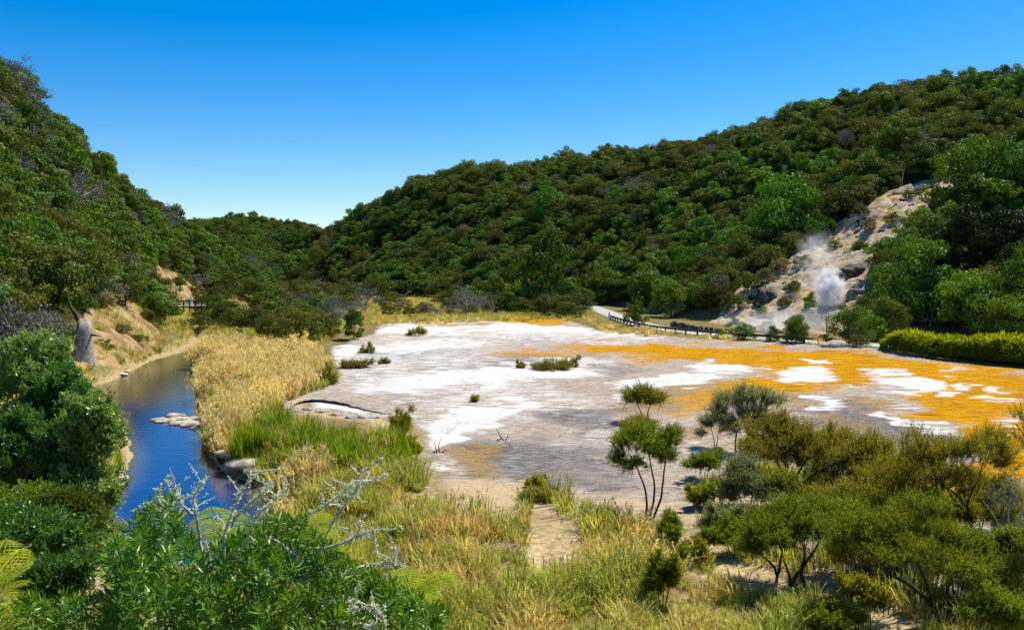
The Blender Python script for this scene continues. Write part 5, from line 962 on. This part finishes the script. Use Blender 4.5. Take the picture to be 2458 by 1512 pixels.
def lichen_branches():
    D0 = 6.7; br = [[(487, 1156), (462, 1196), (472, 1240), (480, 1300)], [(379, 1171), (380, 1205), (395, 1260)], [(418, 1171), (433, 1210), (462, 1235)], [(610, 1132), (590, 1161), (560, 1220), (536, 1289), (541, 1437)], [(649, 1161), (615, 1196), (570, 1235), (552, 1262)], [(688, 1176), (634, 1220), (605, 1255), (580, 1330)],
      [(846, 1161), (802, 1200), (728, 1240), (650, 1290)], [(915, 1102), (846, 1150), (827, 1200), (792, 1264), (748, 1358), (704, 1422), (640, 1451)], [(925, 1140), (866, 1160), (820, 1225), (792, 1264)], [(974, 1356), (896, 1351), (837, 1373), (778, 1402), (740, 1440)], [(905, 1500), (792, 1496), (730, 1480)], [(408, 1235), (403, 1284), (410, 1345)], [(440, 1232), (420, 1262), (404, 1290)], [(900, 1270), (860, 1285), (830, 1300), (770, 1320)]]
    r0_ = np.random.default_rng(15)
    for _ in range(16):
        x, y = r0_.uniform(330, 980), r0_.uniform(1300, 1470); br.append([(x, y), (x + r0_.normal() * 25, y + 35), (x + r0_.normal() * 30, y + 80)])
    r = np.random.default_rng(5); b = np.array([(660 - CX) / F * D0, D0, 0]); b[2] = h1(b[0], b[1]); g = Geo(); gl = Geo(); gt = Geo()
    for i, L_ in enumerate(br):
        dd = D0 + r.uniform(-.5, .9); P = np.array([at_d(x, y, dd + .1 * k) for k, (x, y) in enumerate(L_)]); P = spline(P, 24)[::-1]; P = P + r.normal(size=P.shape) * .004
        if P[0][2] > b[2] + .3 and i in (3, 7, 10, 5, 0): P = np.concatenate([[b + [r.normal() * .2, .2, -.2], (b + P[0]) / 2], P])
        g.tube(P, np.linspace(.016, .005, len(P)), 6)
        for k in range(6):
            a = P[int(len(P) * r.uniform(.45, .98))]; q = a + unit(r.normal(size=3) + np.array([0, 0, .8])) * r.uniform(.08, .28); g.tube([a, (a + q) / 2 + r.normal(size=3) * .015, q], [.006, .005, .003], 4); C = a + (q - a) * r.random((14, 1)); leaves(gl, C, unit(r.normal(size=C.shape)), .03, .018, r)
        C = P[(len(P) * r.uniform(.45, 1, 130)).astype(int).clip(0, len(P) - 1)] + r.normal(size=(130, 3)) * .009; leaves(gl, C, unit(r.normal(size=C.shape)), .03, .018, r)
    o = empty('lichened_shrub', tuple(b)); link('branch', g.mesh('branch', LICH, True, b), o); link('lichen', gl.mesh('lichen', LM['lichen'], off=b), o); tag(o, 'half-dead shrub of bare pale lichen-crusted branches at the bottom left of centre', 'shrub')
lichen_branches()
def fern(label, crown, tips, D, kd='fern', width=.16, seed=0, trunk=True):
    r = np.random.default_rng(seed); c = at_d(crown[0], crown[1], D); b = c.copy(); b[2] = h1(c[0], c[1]); o = empty('tree_fern', tuple(b))
    if c[2] - b[2] > .25: link('trunk', Geo().tube([b - [0, 0, .2], (b + c) / 2, c], [.09, .07, .06], 8).mesh('trunk', BARK, True, b), o)
    for (tx, ty, dd) in tips:
        e = at_d(tx, ty, D + dd); mid = (c + e) / 2 + np.array([0, 0, .22 * np.linalg.norm(e - c)]); t = np.linspace(0, 1, 26)[:, None]; P = (1 - t) ** 2 * c + 2 * t * (1 - t) * mid + t ** 2 * e; g = Geo(); g.tube(P, np.linspace(.009, .002, 26), 5)
        T = unit(np.gradient(P, axis=0)); s = unit(np.cross(T, [0, 0, 1.0])); ln_ = np.linalg.norm(e - c)
        for sg in (-1, 1):
            k = np.arange(2, 26); w = width * ln_ * 2.0 * np.sin(np.clip(k / 25 * 1.05 + .08, 0, 1) * math.pi) ** .7
            leaves(g, P[k], unit(s[k] * sg + T[k] * .35 + np.array([0, 0, -.28])), w, .016 * ln_, r, np.clip(.3 + .6 * r.random(len(k)), 0, 1), bend=.03)
            for q in range(7):                                  # pinnules along each pinna
                f = q / 7; d = unit(s[k] * sg + T[k] * .35 + np.array([0, 0, -.25 - .1 * r.random()])); C = P[k] + d * (w * f)[:, None]
                for s2 in (-1, 1): leaves(g, C, unit(d * .5 + T[k] * s2), (.11 * w * (1.05 - f) + .008), .3 * .03 * ln_ + .003, r, np.clip(.3 + .6 * r.random(len(k)), 0, 1), bend=.05)
        link('frond', g.mesh('frond', LM[kd], off=b), o)
    tag(o, label, 'fern')
fern('yellow-green fern behind the lance-leaved shrub, against the stream', (545, 1300), [(440, 1290, .3), (455, 1250, .6), (500, 1215, .9), (570, 1225, .8), (610, 1255, .5), (640, 1310, .1), (450, 1330, -.2)], 9.6, seed=1)
fern('fern with arching fronds below the long lichened branch', (720, 1320), [(800, 1225, .6), (820, 1270, .4), (770, 1215, .9), (690, 1250, .6), (850, 1320, .1)], 9.2, seed=2)
fern('bright fern spreading right over the dry grass at the bottom', (990, 1420), [(1125, 1390, .2), (1100, 1372, .6), (1070, 1440, -.2), (960, 1360, .6), (920, 1400, .3), (1050, 1480, -.5)], 8.6, seed=3)
fern('yellow fern in the bottom left corner', (-30, 1420), [(95, 1340, .3), (70, 1310, .7), (85, 1400, 0), (60, 1460, -.3), (-60, 1310, .6), (20, 1290, .9)], 7.2, seed=4)
fern('second yellow fern below the first at the left edge', (-20, 1500), [(90, 1460, .1), (70, 1500, -.2), (50, 1430, .4), (-70, 1450, .2)], 6.6, seed=5)
bush('spiky dark bush at the bottom edge under the bright fern', 1000, 1490, 60, 40, 'manukag', 15, 480, 70, 90)

# thicket filling between the drawn trees
TH = [(1985, 1070, 60, 40, 'manukab', 31.5), (2090, 1080, 60, 36, 'manukab', 30), (2160, 1130, 60, 40, 'manuka', 27), (2100, 1210, 80, 44, 'manuka', 26), (2010, 1200, 60, 36, 'manukab', 27), (1930, 1235, 50, 26, 'manuka', 25.5), (2180, 1190, 60, 40, 'manukag', 25), (2060, 1250, 70, 40, 'manukag', 23.5), (2290, 1230, 60, 44, 'manuka', 25.5), (2350, 1180, 60, 44, 'manuka', 26), (2430, 1230, 60, 50, 'manuka', 24.5), (2300, 1310, 80, 40, 'manukag', 21.5), (2430, 1320, 60, 44, 'manukag', 21), (2400, 1470, 80, 44, 'manukag', 18.5), (1820, 1075, 50, 26, 'manuka', 33), (1850, 1160, 50, 26, 'manukag', 28), (1740, 1245, 46, 30, 'manukas', 27), (1680, 1195, 30, 26, 'manuka', 30), (1660, 1330, 40, 30, 'manuka', 24.5), (2220, 1130, 46, 36, 'manuka', 26.5)]
for i, (px, py, rx, ry, kd, D) in enumerate(TH):
    w_ = {'manuka': 'olive', 'manukab': 'brown-olive', 'manukag': 'green', 'manukas': 'grey-green'}[kd]
    bush('%s feathery shrub packed into the thicket on the lower right' % w_, px, py, rx, ry, kd, D, 600 + i, 110, 80, group='%s feathery shrubs in the thicket' % w_)
